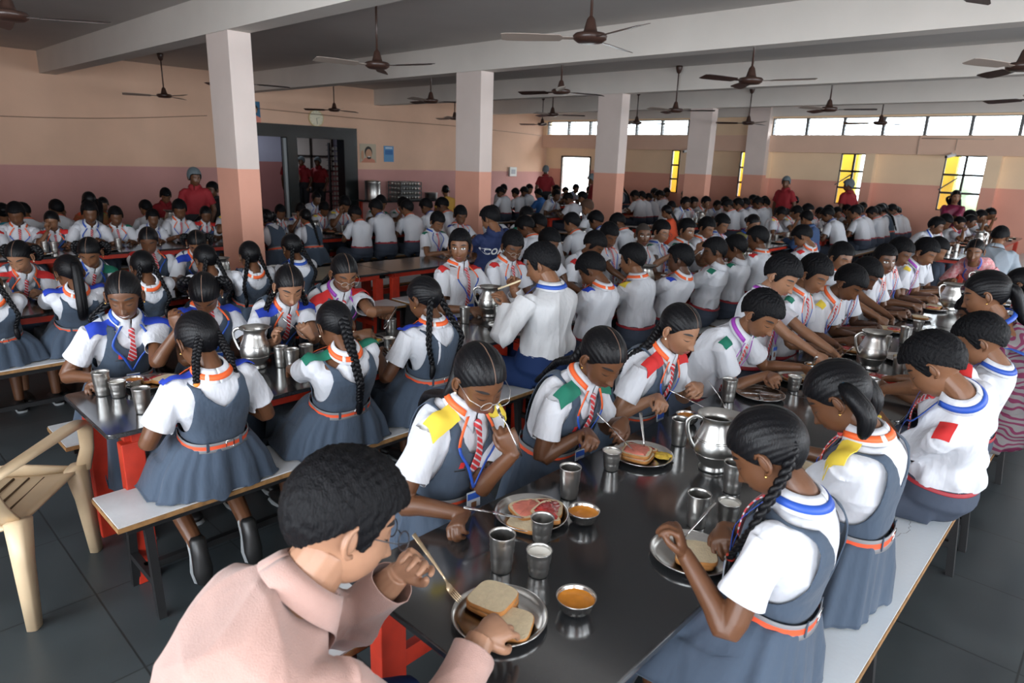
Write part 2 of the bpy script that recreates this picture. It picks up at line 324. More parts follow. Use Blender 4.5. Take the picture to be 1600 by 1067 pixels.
def tables(nm, x0, x1, ys, desc, where):
    for k in range(len(ys) - 1):
        table(x0, x1, ys[k] + .003, ys[k + 1] - .003, 'black granite table with red legs, %s %s' % (NTH[k], where), 'granite dining tables in long rows')
def benches(x0, x1, ys, where, **k2):
    for k in range(len(ys) - 1):
        bench(x0, x1, ys[k] + .03, ys[k + 1] - .03, 'white topped bench, %s %s' % (NTH[k], where), 'white topped benches along the tables', **k2)
# main row (A), second row (B), row by the columns (C), rows towards the left wall (D, E)
tables('A', -1.45, -.66, (.88, 3.42, 5.92, 8.4), '', 'in the main row nearest the camera')
tables('B', -3.56, -2.90, (.70, 3.17, 5.65, 8.12), '', 'in the row left of the main table')
tables('C', -6.10, -5.45, (-.9, 1.55, 4.0, 6.5, 8.5), '', 'in the row just before the columns')
tables('D', -8.87, -8.22, (-.6, 1.9, 4.4, 6.9), '', 'in the row just behind the columns')
tables('E', -11.0, -10.35, (1.2, 3.7, 6.2), '', 'in the row nearest the left wall')
for x0, y in ((-2.3, 10.9), (-4.6, 9.6), (-6.9, 10.4), (-9.6, 10.6), (-11.8, 10.2)):
    nm = {-2.3: 'furthest right', -4.6: 'behind the navy jacket youth', -6.9: 'around the third column', -9.6: 'left of the third column', -11.8: 'near the far left corner'}[x0]
    tables('F', x0, x0 + .65, (y, y + 2.5, y + 5.0), '', 'of far row %s' % nm)
    benches(x0 - .38, x0 - .05, (y, y + 2.5, y + 5.0), 'window side, far row %s' % nm)
    benches(x0 + .70, x0 + 1.03, (y, y + 2.5, y + 5.0), 'camera side, far row %s' % nm)
benches(-.66, -.335, (.75, 3.72, 6.2, 8.4), 'along the right side of the main table', worn=True)
benches(-1.80, -1.46, (.78, 3.4, 5.9, 8.4), 'along the left side of the main table')
benches(-2.97, -2.64, (.60, 3.1, 5.6, 8.1), 'along the right side of the second row')
benches(-3.95, -3.60, (.66, 3.1, 5.6, 8.1), 'along the left side of the second row')
benches(-5.48, -5.15, (-1.2, 1.45, 4.0, 6.5, 8.5), 'along the right side of the row before the columns')
benches(-6.45, -6.12, (-1.2, 1.45, 4.0, 6.5, 8.5), 'along the left side of the row before the columns')
benches(-8.19, -7.90, (-.6, 1.9, 4.4, 6.9), 'along the right side of the row behind the columns')
benches(-9.22, -8.89, (-.6, 1.9, 4.4, 6.9), 'along the left side of the row behind the columns')
benches(-10.33, -10.0, (1.2, 3.7, 6.2), 'along the right side of the row by the left wall')
benches(-11.4, -11.05, (1.2, 3.7, 6.2), 'along the left side of the row by the left wall')
# ---------------------------------------------------------------- ceiling fans
def make_fan():
    t = empty('ceiling_fan', (0, 0, 0))
    obj('canopy', MB().lathe([(.055, CZ), (.055, CZ - .03), (.035, CZ - .10), (.014, CZ - .12)], 16), M_fan, t)
    obj('down_rod', MB().tube([(0, 0, CZ - .02), (0, 0, 2.86)], .011, 8), M_fan, t)
    obj('motor', MB().lathe([(.014, 2.90), (.03, 2.88), (.045, 2.82), (.055, 2.79), (.11, 2.785), (.125, 2.77), (.12, 2.745), (.09, 2.725), (.03, 2.72), (.0, 2.72)][::-1], 24, cap0=False), M_fan, t)
    for k in range(3):
        a = 2 * math.pi * k / 3; m = MB(); R = Matrix.Rotation(a, 3, 'Z')
        P = []
        for r, w, z in ((.10, .02, 0), (.20, .022, 0), (.22, .055, 0), (.45, .068, .0), (.60, .068, 0), (.645, .055, 0)):
            P.append([(r, -w, 2.755 - w * .22), (r, w * .8, 2.755 + w * .22)])
        P = np.array(P); Q = P + np.array([0, 0, -.004]); m.grid(P); m.grid(Q, flip=True)
        for c in (0, 1): m.grid(np.stack([P[:, c], Q[:, c]], 1), flip=c == 0)
        m.grid(np.stack([P[-1], Q[-1]], 0), flip=True)
        m.xf(np.array(R)); obj('blade', m, M_bladeL if k == 2 else M_fan, t, smooth=False)
    return t
FANS = [(-5.95, 4.25, 20, 'brown ceiling fan hanging left of centre, nearest to the second beam'), (-3.2, 4.15, -20, 'brown ceiling fan at top centre with its near blade lifted, largest in view'), (-5.9, 7.1, 70, 'brown ceiling fan in front of the third beam right of the second column'),
 (-3.3, 7.05, 130, 'brown ceiling fan hanging right of the third column top'), (-13.0, 4.75, 10, 'brown ceiling fan by the left wall, left of the nearest column'), (-12.9, 8.1, 100, 'brown ceiling fan above the wall clock and kitchen opening'),
 (-8.9, 7.4, 50, 'brown ceiling fan hanging just left of the second column'), (-12.3, 10.95, 60, 'brown ceiling fan peeping out left of the second column'), (-9.0, 10.6, 40, 'brown ceiling fan between the second column and the third column'),
 (-11.7, 13.4, 75, 'distant brown ceiling fan by the far left corner windows'), (-6.1, 10.35, 20, 'brown ceiling fan between the third column and the fourth column'), (-6.4, 13.8, 85, 'distant brown ceiling fan right of the fourth column by the louvres'),
 (-8.8, 13.3, 35, 'distant brown ceiling fan right of the third column by the louvres'), (-3.8, 10.85, 15, 'brown ceiling fan in front of the right half of the last beam'), (-4.0, 14.2, 66, 'distant brown ceiling fan before the long run of louvres'),
 (-1.0, 7.1, 5, 'dark ceiling fan cut off by the right edge'), (-1.2, 10.0, 30, 'far ceiling fan with one blade showing at the right edge'), (-6.15, 1.25, 55, 'dark ceiling fan cut off in the top left corner'),
 (-.80, 3.75, 97, 'pale fan blade tip at the top right edge'), (-9.25, 4.4, 80, 'ceiling fan half hidden behind the nearest column')]
_f0 = make_fan()
for i, (x, y, r, lb) in enumerate(FANS):
    o = _f0 if i == 0 else copy_tree(_f0)
    o.location = (x, y, 0); o.rotation_euler = (0, 0, math.radians(r)); tag(o, lb, 'ceiling fan', 'brown three-blade ceiling fans')
# ---------------------------------------------------------------- plastic armchair, front left
def plastic_chair(loc, rz):
    t = empty('plastic_armchair', loc, rz, 'cream moulded plastic armchair with slatted seat, front left corner', 'chair')
    # local: sitter faces +x
    nx, ny = 15, 15; P = np.zeros((nx, ny, 3))
    for i in range(nx):
        for j in range(ny):
            u = i / (nx - 1); v = j / (ny - 1) * 2 - 1; w = .235 + .02 * u
            P[i, j] = (-.21 + .45 * u, v * w, .415 + .02 * u - .025 * (1 - v * v) - .06 * max(0, u - .85) / .15 * .4)
    m = MB(); m.grid(P)
    obj('seat', m, [M_plastic], t, solid=.012)
    sl = MB()
    for k in range(6):
        y = -.14 + .056 * k; sl.tube([(-.12, y, .401), (.05, y, .4), (.17, y, .405)], [(.004, .012)] * 3, 6)
    obj('seat_slot', sl, mat('slot_shadow', (.10, .06, .03, 1), .8), t)
    a = MB()
    for i in range(1): pass
    n = 21; P = np.zeros((n, 13, 3))
    for i in range(n):
        for j in range(13):
            u = i / (n - 1); v = j / 12 * 2 - 1; P[i, j] = (-.22 - .13 * u - .05 * math.sin(u * 3.1) + .04 * v * v, v * (.235 + .02 * u), .41 + .40 * u * (1 - .1 * v * v))
    m = MB(); m.grid(P); obj('backrest', m, M_plastic, t, solid=.012)
    for s in (-1, 1):
        arm = MB(); arm.tube([(-.30, s * .25, .66), (-.12, s * .275, .665), (.10, s * .29, .66), (.20, s * .285, .645), (.25, s * .28, .60), (.265, s * .27, .50), (.25, s * .25, .41)],
                             [(.022, .012), (.026, .012), (.03, .013), (.03, .014), (.03, .016), (.026, .016), (.03, .02)], 12, power=3)
        obj('armrest', arm, M_plastic, t)
        for x, dx in ((.22, .05), (-.20, -.09)):
            lg = MB(); lg.tube([(x, s * .235, .43), (x + dx * .3, s * .245, .28), (x + dx * .55, s * .255, 0)], [(.045, .035), (.035, .028), (.026, .02)], 12, power=4)
            obj('leg', lg, M_plastic, t)
    ap = MB(); ap.tube([(.235, -.2, .40), (.245, 0, .41), (.235, .2, .40)], [(.012, .03)] * 3, 10, power=3); obj('seat_apron', ap, M_plastic, t)
    return t
_ch = plastic_chair((-3.33, .31, 0), math.radians(142)); _ch.scale = (1.12, 1.12, 1.06)
# ================================================================ people
def nrm(a): a = np.asarray(a, float); return a / (np.linalg.norm(a) + 1e-12)
def sm(x, a, b): t = np.clip((np.asarray(x, float) - a) / (b - a), 0, 1); return t * t * (3 - 2 * t)
def g2(x, z, x0, z0, sx, sz): return np.exp(-((x - x0) / sx) ** 2 - ((z - z0) / sz) ** 2)
def remesh(mb, voxel, smooth=2, fac=.5):
    v, f, _ = mb.arr(); me = mesh_from(v, f, 'tmp'); o = bpy.data.objects.new('tmp', me); COL.objects.link(o)
    r = o.modifiers.new('r', 'REMESH'); r.mode = 'VOXEL'; r.voxel_size = voxel
    if smooth: s = o.modifiers.new('s', 'SMOOTH'); s.iterations = smooth; s.factor = fac
    dg = bpy.context.evaluated_depsgraph_get(); e = o.evaluated_get(dg); m2 = e.to_mesh()
    V = np.empty(len(m2.vertices) * 3); m2.vertices.foreach_get('co', V); V = V.reshape(-1, 3)
    F = [tuple(p.vertices) for p in m2.polygons]; e.to_mesh_clear()
    bpy.data.objects.remove(o); bpy.data.meshes.remove(me); return V, F
def clip(V, F, s):
    """keep the part of a mesh where s > 0 (clean cut along s = 0)"""
    V = np.asarray(V, float); nv = [tuple(p) for p in V]; nf = []; cut = {}; ns = list(s)
    def mid(a, b):
        k = (min(a, b), max(a, b))
        if k not in cut:
            t = ns[a] / (ns[a] - ns[b]); cut[k] = len(nv); nv.append(tuple(V[a] + (V[b] - V[a]) * t))
        return cut[k]
    for q in F:
        pos = [ns[i] > 0 for i in q]
        if all(pos): nf.append(q); continue
        if not any(pos): continue
        out = []
        for i in range(len(q)):
            a, b = q[i], q[(i + 1) % len(q)]
            if ns[a] > 0: out.append(a)
            if (ns[a] > 0) != (ns[b] > 0): out.append(mid(a, b))
        if len(out) > 2: nf.append(tuple(out))
    used = sorted({i for q in nf for i in q}); mp = {o: i for i, o in enumerate(used)}
    return np.array([nv[i] for i in used]).reshape(-1, 3), [tuple(mp[i] for i in q) for q in nf]
# ---------------------------------------------------------------- head (rest space: face +y, up +z, eye level z=0, crown .112, chin -.108)
def head_base(nu, nv, off=0.0, face=True):
    """returns grid of points; azimuth a=0 is the face"""
    u = np.linspace(-1, 1, nu, endpoint=False); az = np.pi * (u + .0) if not face else np.pi * (.62 * u + .38 * u ** 3)
    el = np.linspace(-np.pi / 2 + .02, np.pi / 2 - .02, nv)
    A, E = np.meshgrid(az, el, indexing='ij'); d = np.stack([np.cos(E) * np.sin(A), np.cos(E) * np.cos(A), np.sin(E)], 2)
    def er(c, r):   # ray / ellipsoid from origin
        r = np.array(r) + off; c = np.array(c); q = d / r; cc = c / r; a = (q * q).sum(2); b = -(q * cc).sum(2) * 1; k = (cc * cc).sum() - 1
        bb = (q * cc).sum(2); disc = np.maximum(bb * bb - a * k, 0); return (bb + np.sqrt(disc)) / a
    r1 = er((0, -.012, .022), (.0735, .094, .089)); r2 = er((0, .022, -.045), (.053, .062, .064)); r3 = er((0, .036, -.020), (.060, .052, .066))
    k = 110.; R = np.log(np.exp(k * r1) + np.exp(k * r2) + np.exp(k * r3) * .6) / k - .004
    P = d * R[:, :, None]; return P
def sculpt(P, fem=0, age=0):
    x, y, z = P[..., 0], P[..., 1], P[..., 2]; fr = sm(y, .01, .05); ax = abs(x); dy = 0 * x
    dy += .007 * g2(x, z, 0, -.012, .0075, .022) + .019 * g2(x, z, 0, -.037, .0105, .0115) + .008 * g2(ax, z, .0115, -.041, .006, .007)
    dy -= .0085 * g2(ax, z, .031, .0, .017, .011); dy += .0065 * g2(ax, z, .031, -.0015, .0125, .0085); dy += .0035 * g2(ax, z, .028, .019, .02, .006)
    dy += .0075 * g2(x, z, 0, -.0625, .017, .0052) + .0080 * g2(x, z, 0, -.0725, .0145, .0050) - .003 * g2(x, z, 0, -.0675, .02, .0016) + .006 * g2(x, z, 0, -.097, .017, .011)
    dy += .004 * g2(ax, z, .038, -.032, .018, .018); dy -= .004 * g2(x, z, 0, -.083, .02, .005)
    Q = P.copy(); Q[..., 1] += dy * fr
    Q[..., 2] -= .006 * g2(x, z, 0, -.037, .012, .010) * fr
    return Q
def head_mesh(lod, eyes, fem):
    nu, nv = {0: (132, 92), 1: (64, 44), 2: (28, 20)}[lod]
    P = sculpt(head_base(nu, nv), fem); mb = MB(); mb.grid(P, cu=True, m=0)
    n = mb.n; k = 0
    top = P[:, -1].mean(0); bot = P[:, 0].mean(0)
    mb.add([top, bot], []); mb.f += [(j * nv + nv - 1, ((j + 1) % nu) * nv + nv - 1, n) for j in range(nu)] + [(((j + 1) % nu) * nv, j * nv, n + 1) for j in range(nu)]; mb.m += [0] * (2 * nu)
    v, f, m = mb.arr()
    # colour zones cut cleanly into the face: 1 lips, 2 brows/lashes, 3 eye white, 4 iris
    if lod < 2:
        def zone(v, f, m, fld, mat):
            x, y, z = v[:, 0], v[:, 1], v[:, 2]; s = np.where(y > .02, fld(x, z), -1.0); s = np.where(abs(s) < 1e-5, 1e-5, s)
            f0 = [q for q, mm in zip(f, m)]; touch = [any(s[i] > 0 for i in q) for q in f0]
            keep = [(q, mm) for q, mm, t in zip(f0, m, touch) if not t]; F = [q for q, t in zip(f0, touch) if t]; Mm = [mm for mm, t in zip(m, touch) if t]
            out = MB(); out.add(v, [q for q, _ in keep], [mm for _, mm in keep])
            for old in set(Mm):
                Fo = [q for q, mm in zip(F, Mm) if mm == old]
                a = clip(v, Fo, s); b = clip(v, Fo, -s); out.add(a[0], a[1], mat); out.add(b[0], b[1], old)
            V, Fc, Mc = out.arr(); return weld(V, Fc, Mc)
        el = lambda x, z, x0, z0, a, b: 1 - ((x - x0) / a) ** 2 - ((z - z0) / b) ** 2
        v, f, m = zone(v, f, m, lambda x, z: np.maximum(el(x, z, 0, -.0622, .021, .0052), el(x, z, 0, -.0722, .019, .0062)) , 1)
        v, f, m = zone(v, f, m, lambda x, z: np.minimum(el(abs(x), z - .010 * (1 - ((abs(x) - .031) / .03) ** 2), .032, .0145, .020, .0042), 1), 2)
        if eyes == 'smile': v, f, m = zone(v, f, m, lambda x, z: el(x, z - .35 * x * x * 40 * .5, 0, -.0665, .023, .0045), 3)
        if eyes in ('down', 'smile'):
            v, f, m = zone(v, f, m, lambda x, z: el(abs(x), z + .0045 * (1 - ((abs(x) - .031) / .015) ** 2), .031, -.0035, .0165, .0022), 2)
        elif eyes == 'open':
            v, f, m = zone(v, f, m, lambda x, z: el(abs(x), z, .031, .0, .0165, .0078), 2)
            v, f, m = zone(v, f, m, lambda x, z: el(abs(x), z, .031, -.0008, .0148, .0062), 3)
            v, f, m = zone(v, f, m, lambda x, z: np.minimum(el(abs(x), z, .031, .0002, .0058, .0058), el(abs(x), z, .031, -.0008, .0148, .0062)), 2)
    h = MB(); h.add(v, f, m)
    # ears
    for s in (-1, 1):
        t = np.linspace(-.25, 1.15, 9 if lod < 2 else 5) * np.pi; c = np.array([s * .0745, -.006, -.008])
        ring = np.stack([c[0] + s * (.006 + .006 * np.sin(t)), c[1] - .015 * np.sin(t) + .002, c[2] + .026 * np.cos(t)], 1)
        if lod < 2: h.tube(ring, [(.0035, .0045)] * len(t), 7, 0)
        h.ell(c + np.array([s * .003, -.004, 0]), (.006, .014, .025), 10, 8, 0)
    return h.arr()
def weld(V, F, M):
    key = np.round(V * 1e6).astype(np.int64); _, idx, inv = np.unique(key, axis=0, return_index=True, return_inverse=True); inv = inv.reshape(-1)
    F2 = []; M2 = []
    for q, m in zip(F, M):
        r = [int(inv[i]) for i in q]; r = [a for i, a in enumerate(r) if a != r[i - 1]]
        if len(set(r)) > 2: F2.append(tuple(r)); M2.append(m)
    return V[idx], F2, M2
_HC = {}
def head_cached(lod, eyes, fem):
    k = (lod, eyes, fem)
    if k not in _HC: _HC[k] = head_mesh(*k)
    return _HC[k]
def hair_cap(lod, style):
    k = ('cap', lod, style)
    if k in _HC: return _HC[k]
    nu, nv = {0: (150, 84), 1: (80, 50), 2: (40, 26)}[lod]; boy = style in ('boy', 'man', 'shaved')
    off = {'boy': .013, 'man': .016, 'shaved': .0025}.get(style, .008)
    P = head_base(nu, nv, off, face=False); x, y, z = P[..., 0].copy(), P[..., 1].copy(), P[..., 2].copy()
    az = np.degrees(np.arctan2(abs(x), y)); d = P / (np.linalg.norm(P, axis=2)[..., None] + 1e-9)
    if boy:
        r = RNG.random((8, 3)) * 6 + 3; amp = .0012 if style == 'shaved' else .0042; f = 0
        for kx, ky, kz in r: f = f + np.sin(d[..., 0] * kx * 5 + kx) * np.cos(d[..., 1] * ky * 5 + kz) * np.sin(d[..., 2] * kz * 3 + ky)
        P = P + d * (amp * f * .22)[..., None]
        if style != 'shaved':
            P[..., 1] += .010 * g2(x, z, 0, .07, .06, .03) * (y > 0); P[..., 2] += .006 * sm(z, .03, .1)
            P = P + d * (RNG.normal(0, .0005, x.shape))[..., None]
        hl = np.interp(az, [0, 20, 42, 58, 68, 76, 86, 96, 120, 150, 180], [.060, .058, .056, .044, .010, -.022, -.020, .022, -.012, -.048, -.058])
    else:
        P = P + d * (-.0035 * np.exp(-(x / .004) ** 2) * sm(y, -.03, .0))[..., None]
        P = P + d * (.0006 * np.sin(np.arctan2(z + .03, abs(x) + .02) * 46))[..., None]
        hl = np.interp(az, [0, 20, 42, 58, 72, 84, 94, 120, 150, 180], [.060, .057, .045, .030, .006, -.010, -.004, -.030, -.060, -.066])
    s = P[..., 2] - hl + (0.0015 * np.sin(az * 1.7) if boy else 0)
    mb = MB(); mb.grid(P, cu=True); n = mb.n; mb.add([P[:, -1].mean(0)], []); mb.f += [(j * nv + nv - 1, ((j + 1) % nu) * nv + nv - 1, n) for j in range(nu)]; mb.m += [0] * nu
    v, f, _ = mb.arr(); v, f = clip(v, f, np.append(s.reshape(-1), 1.0)); m = [0] * len(f)
    if not boy and lod < 2:   # centre parting: scalp colour
        w = .0016; fld = np.where((v[:, 1] > -.055) & (v[:, 2] > 0), w - abs(v[:, 0]), -1)
        a = clip(v, f, np.where(abs(fld) < 1e-6, 1e-6, fld)); b = clip(v, f, -np.where(abs(fld) < 1e-6, 1e-6, fld)); o = MB(); o.add(a[0], a[1], 1); o.add(b[0], b[1], 0); v, f, m = weld(*o.arr())
    # thickness: turn the rim inwards
    mb = MB(); mb.add(v, f, m); cen = np.array([0, -.01, .01])
    cnt = {}
    for q in f:
        for i in range(len(q)):
            e = (q[i], q[(i + 1) % len(q)]); kk = (min(e), max(e)); cnt.setdefault(kk, []).append(e)
    rim = [e[0] for e in cnt.values() if len(e) == 1]
    inn = v + (cen - v) * (.14 if boy and style != 'shaved' else .08)
    k0 = mb.n; mb.add(inn, []); mb.f += [(b, a, k0 + a, k0 + b) for a, b in rim]; mb.m += [0] * len(rim)
    _HC[k] = mb.arr(); return _HC[k]
def braid(mb, path, r0, r1, turns, lod, m=0):
    path = np.asarray(path, float); L = np.r_[0, np.cumsum(np.linalg.norm(np.diff(path, axis=0), axis=1))]; n = int(turns * (12 if lod == 0 else 8)) + 2
    t = np.linspace(0, L[-1], n); C = np.stack([np.interp(t, L, path[:, i]) for i in range(3)], 1)
    for _ in range(3): C[1:-1] = (C[:-2] + C[2:] + 2 * C[1:-1]) / 4
    T = np.gradient(C, axis=0); T /= np.linalg.norm(T, axis=1)[:, None]; X = np.cross(T, [0.3, 1, 0.1]); X /= np.linalg.norm(X, axis=1)[:, None]; Y = np.cross(T, X); rr = r0 + (r1 - r0) * t / L[-1]
    if lod == 2: return mb.tube(C, rr * (1.45 + .22 * np.sin(t / L[-1] * turns * 2 * np.pi * 1.5)), 7, m)
    for k in range(3):
        ph = t / L[-1] * turns * 2 * np.pi + 2 * np.pi * k / 3
        P = C + X * (np.sin(ph) * rr * .85)[:, None] + Y * (np.sin(2 * ph) * rr * .42)[:, None]; mb.tube(P, rr * .74, 8 if lod == 0 else 6, m)
    return mb
def strand_lock(mb, path, r, m=0, seg=12, flat=.6):
    """a tapering lock or pony tail made of several thick overlapping strands"""
    path = np.asarray(path, float); n = len(path)
    for k in range(7):
        a = 2 * np.pi * k / 6; o = np.array([np.cos(a), .5 * np.sin(a), 0]) * (r * .55 if k < 6 else 0)
        w = np.sin(np.linspace(.35, 2.9, n)) ** .7; C = path + o * (np.linspace(.3, 1, n) * w)[:, None]
        mb.tube(C, r * .62 * w, 8, m)
    return mb
# ---------------------------------------------------------------- body
TOR = [(0, .125, .095, 0), (.10, .155, .118, -.004), (.22, .142, .108, -.002), (.36, .122, .094, 0), (.52, .128, .096, .002), (.68, .142, .100, .004), (.80, .150, .098, .002), (.88, .148, .086, -.002), (.935, .118, .070, -.006), (.97, .082, .058, -.008), (1.0, .054, .050, -.006)]
class Pose:
    def __init__(s, sp):
        s.sp = sp; sc = s.s = sp.get('s', 1.0); s.lod = sp.get('lod', 1); k = s.kind = sp['kind']; s.w = sp.get('w', 1.0)
        s.stand = sp.get('stand', False)
        yaw = math.radians(sp['yaw']); s.loc = np.array([sp['hip'][0], sp['hip'][1], 0.]); s.rz = yaw - math.pi / 2   # yaw: direction faced, degrees from +x
        c, n = math.cos(-s.rz), math.sin(-s.rz); s.W2L = np.array([[c, -n, 0], [n, c, 0], [0, 0, 1]])
        s.hz = sp.get('seat', SZ) if not s.stand else .78 * sc
        s.P0 = np.array([0, 0, s.hz + (.055 * sc if not s.stand else 0)])
        s.H = s.loc2(sp['head']); hy = math.radians(sp.get('hyaw', 0)); hp = math.radians(sp.get('hpitch', 30)); hr = math.radians(sp.get('hroll', 0))
        s.HR = np.array(Matrix.Rotation(hy, 3, 'Z') @ Matrix.Rotation(-hp, 3, 'X') @ Matrix.Rotation(hr, 3, 'Y')); s.hs = sp.get('hs', sc ** .5)
        base = s.H + s.HR @ np.array([0, -.018, -.075]) * s.hs
        d = nrm(s.H - s.P0); s.N = base + np.array([0, -.022 * sc - .03 * max(0, math.sin(hp)), -.052 * sc]) * 1.0
        s.NB = base; L = s.L = np.linalg.norm(s.N - s.P0); up = np.array([0, 0, 1.])
        s.C1 = s.P0 + np.array([0, -.03 * sc, .55 * L]) if not s.stand else (s.P0 + s.N) / 2
        s.twist = math.radians(sp.get('twist', 0))
    def loc2(s, p): return s.W2L @ (np.asarray(p, float) - s.loc) + 0.0
    def spine(s, t):
        t = np.asarray(t, float)[..., None]; c = (1 - t) ** 2 * s.P0 + 2 * t * (1 - t) * s.C1 + t * t * s.N
        T = 2 * (1 - t) * (s.C1 - s.P0) + 2 * t * (s.N - s.C1); T = T / np.linalg.norm(T, axis=-1, keepdims=True)
        X = np.array([1., 0, 0]) + 0 * T; X = X - (X * T).sum(-1, keepdims=True) * T; X /= np.linalg.norm(X, axis=-1, keepdims=True)
        F = np.cross(T, X)
        F = -F if False else F
        a = (s.twist * t); ca, sa = np.cos(a), np.sin(a)
        return c, X * ca + F * sa, F * ca - X * sa, T     # centre, right, forward (cross(up,right)=forward), up
    def tor(s, t, th, off=0.0):
        """torso surface point, th=0 front (+y), pi/2 right"""
        tt = [r[0] for r in TOR]; k = 1 - (1 - s.sp.get('waist', {'girl': .80, 'boy': .98}.get(s.kind, 1))) * np.exp(-((t - .38) / .20) ** 2); a = np.interp(t, tt, [r[1] for r in TOR]) * s.s * s.w * k; b = np.interp(t, tt, [r[2] for r in TOR]) * s.s * (s.w ** .9) * (.3 + .7 * k); yo = np.interp(t, tt, [r[3] for r in TOR]) * s.s
        c, X, F, T = s.spine(t); e = 2 / 2.4; st = np.sign(np.sin(th)) * abs(np.sin(th)) ** e; ct = np.sign(np.cos(th)) * abs(np.cos(th)) ** e
        return c + X * ((a + off) * st)[..., None] + F * ((b + off) * ct + yo)[..., None]
    def torso(s, off=0.0, t0=0.0, t1=1.0, nt=26, nth=36, extra=None, caps=True):
        t = np.linspace(t0, t1, nt); th = np.linspace(0, 2 * np.pi, nth, endpoint=False); Tt, Th = np.meshgrid(t, th, indexing='ij')
        o = off + (extra(Tt, Th) if extra else 0); P = s.tor(Tt, Th, o); mb = MB(); mb.grid(P, cv=True, flip=False)
        if caps: mb.f += [tuple(range(nth))[::-1], tuple(range((nt - 1) * nth, nt * nth))]; mb.m += [0, 0]
        return mb, (Tt, Th, P)
    def shoulder(s, side):
        c, X, F, T = s.spine(np.array(.885)); f = s.sp.get('shfwd', .02)
        return c + X * side * .137 * s.s * s.w + F * f * s.s
def ik(S_, Wp, l1, l2, hint):
    d = Wp - S_; L = np.linalg.norm(d)
    if L > (l1 + l2) * .995: Wp = S_ + d / L * (l1 + l2) * .995; d = Wp - S_; L = np.linalg.norm(d)
    L = max(L, abs(l1 - l2) + .01); a = (l1 * l1 - l2 * l2 + L * L) / (2 * L); h = math.sqrt(max(l1 * l1 - a * a, 0)); u = d / (np.linalg.norm(d) + 1e-9)
    hv = np.array(hint, float); hv = hv - (hv @ u) * u; hv = nrm(hv); return S_ + u * a + hv * h, Wp
def smooth_path(P, n):
    P = np.asarray(P, float); m = len(P); out = []
    for i in range(m - 1):
        p0 = P[max(i - 1, 0)]; p1 = P[i]; p2 = P[i + 1]; p3 = P[min(i + 2, m - 1)]
        for k in range(n):
            t = k / n; out.append(.5 * ((2 * p1) + (-p0 + p2) * t + (2 * p0 - 5 * p1 + 4 * p2 - p3) * t * t + (-p0 + 3 * p1 - 3 * p2 + p3) * t ** 3))
    out.append(P[-1]); return np.array(out)
def hand(mb, Wp, d, pn, side, sc, curl, lod, pinch=True):
    """Wp wrist, d hand direction, pn palm normal (palm side); side +1 right hand"""
    d = nrm(d); pn = nrm(np.asarray(pn, float) - (np.asarray(pn, float) @ d) * d); x = np.cross(d, pn) * -side  # x points to the thumb side
    q = sc * .92
    pal = np.array([Wp - d * .012 * q, Wp + d * .012 * q, Wp + d * .04 * q, Wp + d * .068 * q, Wp + d * .078 * q])
    mb.tube(pal, np.array([(.021, .016), (.026, .0165), (.036, .0165), (.0375, .0145), (.034, .010)]) * q, 14, 0, up=pn)
    seg = 8 if lod == 0 else 6; lens = (.064, .072, .067, .052); tips = []
    if lod == 2:
        mb.tube([Wp + d * .06 * q, Wp + d * .095 * q + pn * .012 * q, Wp + d * .10 * q + pn * .045 * q], np.array([(.034, .011), (.033, .011), (.026, .010)]) * q, 8, 0, up=x)
        mb.tube([Wp + d * .02 * q + x * .03 * q, Wp + d * .06 * q + x * .045 * q + pn * .02 * q, Wp + d * .085 * q + x * .03 * q + pn * .035 * q], np.array([.011, .010, .007]) * q, 6); return []
    for k in range(4):
        lat = (.0275 - .0185 * k) * q; a = curl[k] if hasattr(curl, '__len__') else curl * (1 + .08 * k)
        p = Wp + d * (.068 - .004 * abs(k - 1)) * q + x * lat; fd = nrm(d + x * (.10 - .07 * k)); L = lens[k] * q; pts = [p - fd * .012 * q, p]; ang = 0
        for j, (fr, aa) in enumerate(((.44, .85), (.31, 1.15), (.25, .8))):
            ang += a * aa; dd = fd * math.cos(ang) + pn * math.sin(ang); p = p + dd * L * fr; pts.append(p)
        r = (.0088, .0092, .0088, .0078)[k] * q; mb.tube(smooth_path(pts, 2), np.interp(np.linspace(0, 1, 9), [0, .2, .9, 1], [r, r, r * .82, r * .55]), seg); tips.append(p)
    th = [Wp + d * .012 * q + x * .020 * q + pn * .004 * q, Wp + d * .034 * q + x * .040 * q + pn * .012 * q, Wp + d * .060 * q + x * .044 * q + pn * .026 * q, Wp + d * .083 * q + x * .034 * q + pn * .036 * q]
    mb.tube(smooth_path(th, 2), np.interp(np.linspace(0, 1, 7), [0, .3, .9, 1], [.013, .0115, .009, .006]) * q, seg); tips.append(th[-1])
    return tips
SKIN = []
for i, c in enumerate([(.125, .052, .024, 1), (.20, .090, .045, 1), (.30, .150, .085, 1), (.085, .035, .018, 1), (.36, .19, .115, 1)]):
    m = mat('skin_tone_%d' % i, c, .42, spec=.45, noise=.12, nscale=30, bump=.04, bscale=220); b = m.node_tree.nodes['Principled BSDF']
    b.inputs['Subsurface Weight'].default_value = .0; SKIN.append(m)
M_lip = [mat('lip_%d' % i, c, .4) for i, c in enumerate([(.13, .04, .03, 1), (.19, .065, .05, 1), (.27, .09, .075, 1), (.09, .03, .025, 1), (.33, .12, .10, 1)])]
M_brow = mat('brow_and_lash_black', (.008, .006, .006, 1), .5); M_eyew = mat('eye_white', (.62, .60, .57, 1), .2); M_scalp = mat('scalp_parting', (.16, .09, .06, 1), .6)
M_hair = mat('black_hair', (.003, .003, .004, 1), .40, spec=.20, bump=.25, bscale=90, stretch=(3, 3, .3)); M_hairb = mat('short_black_hair', (.003, .003, .004, 1), .55, spec=.14, bump=.45, bscale=150, stretch=(1.6, 1.6, .5))
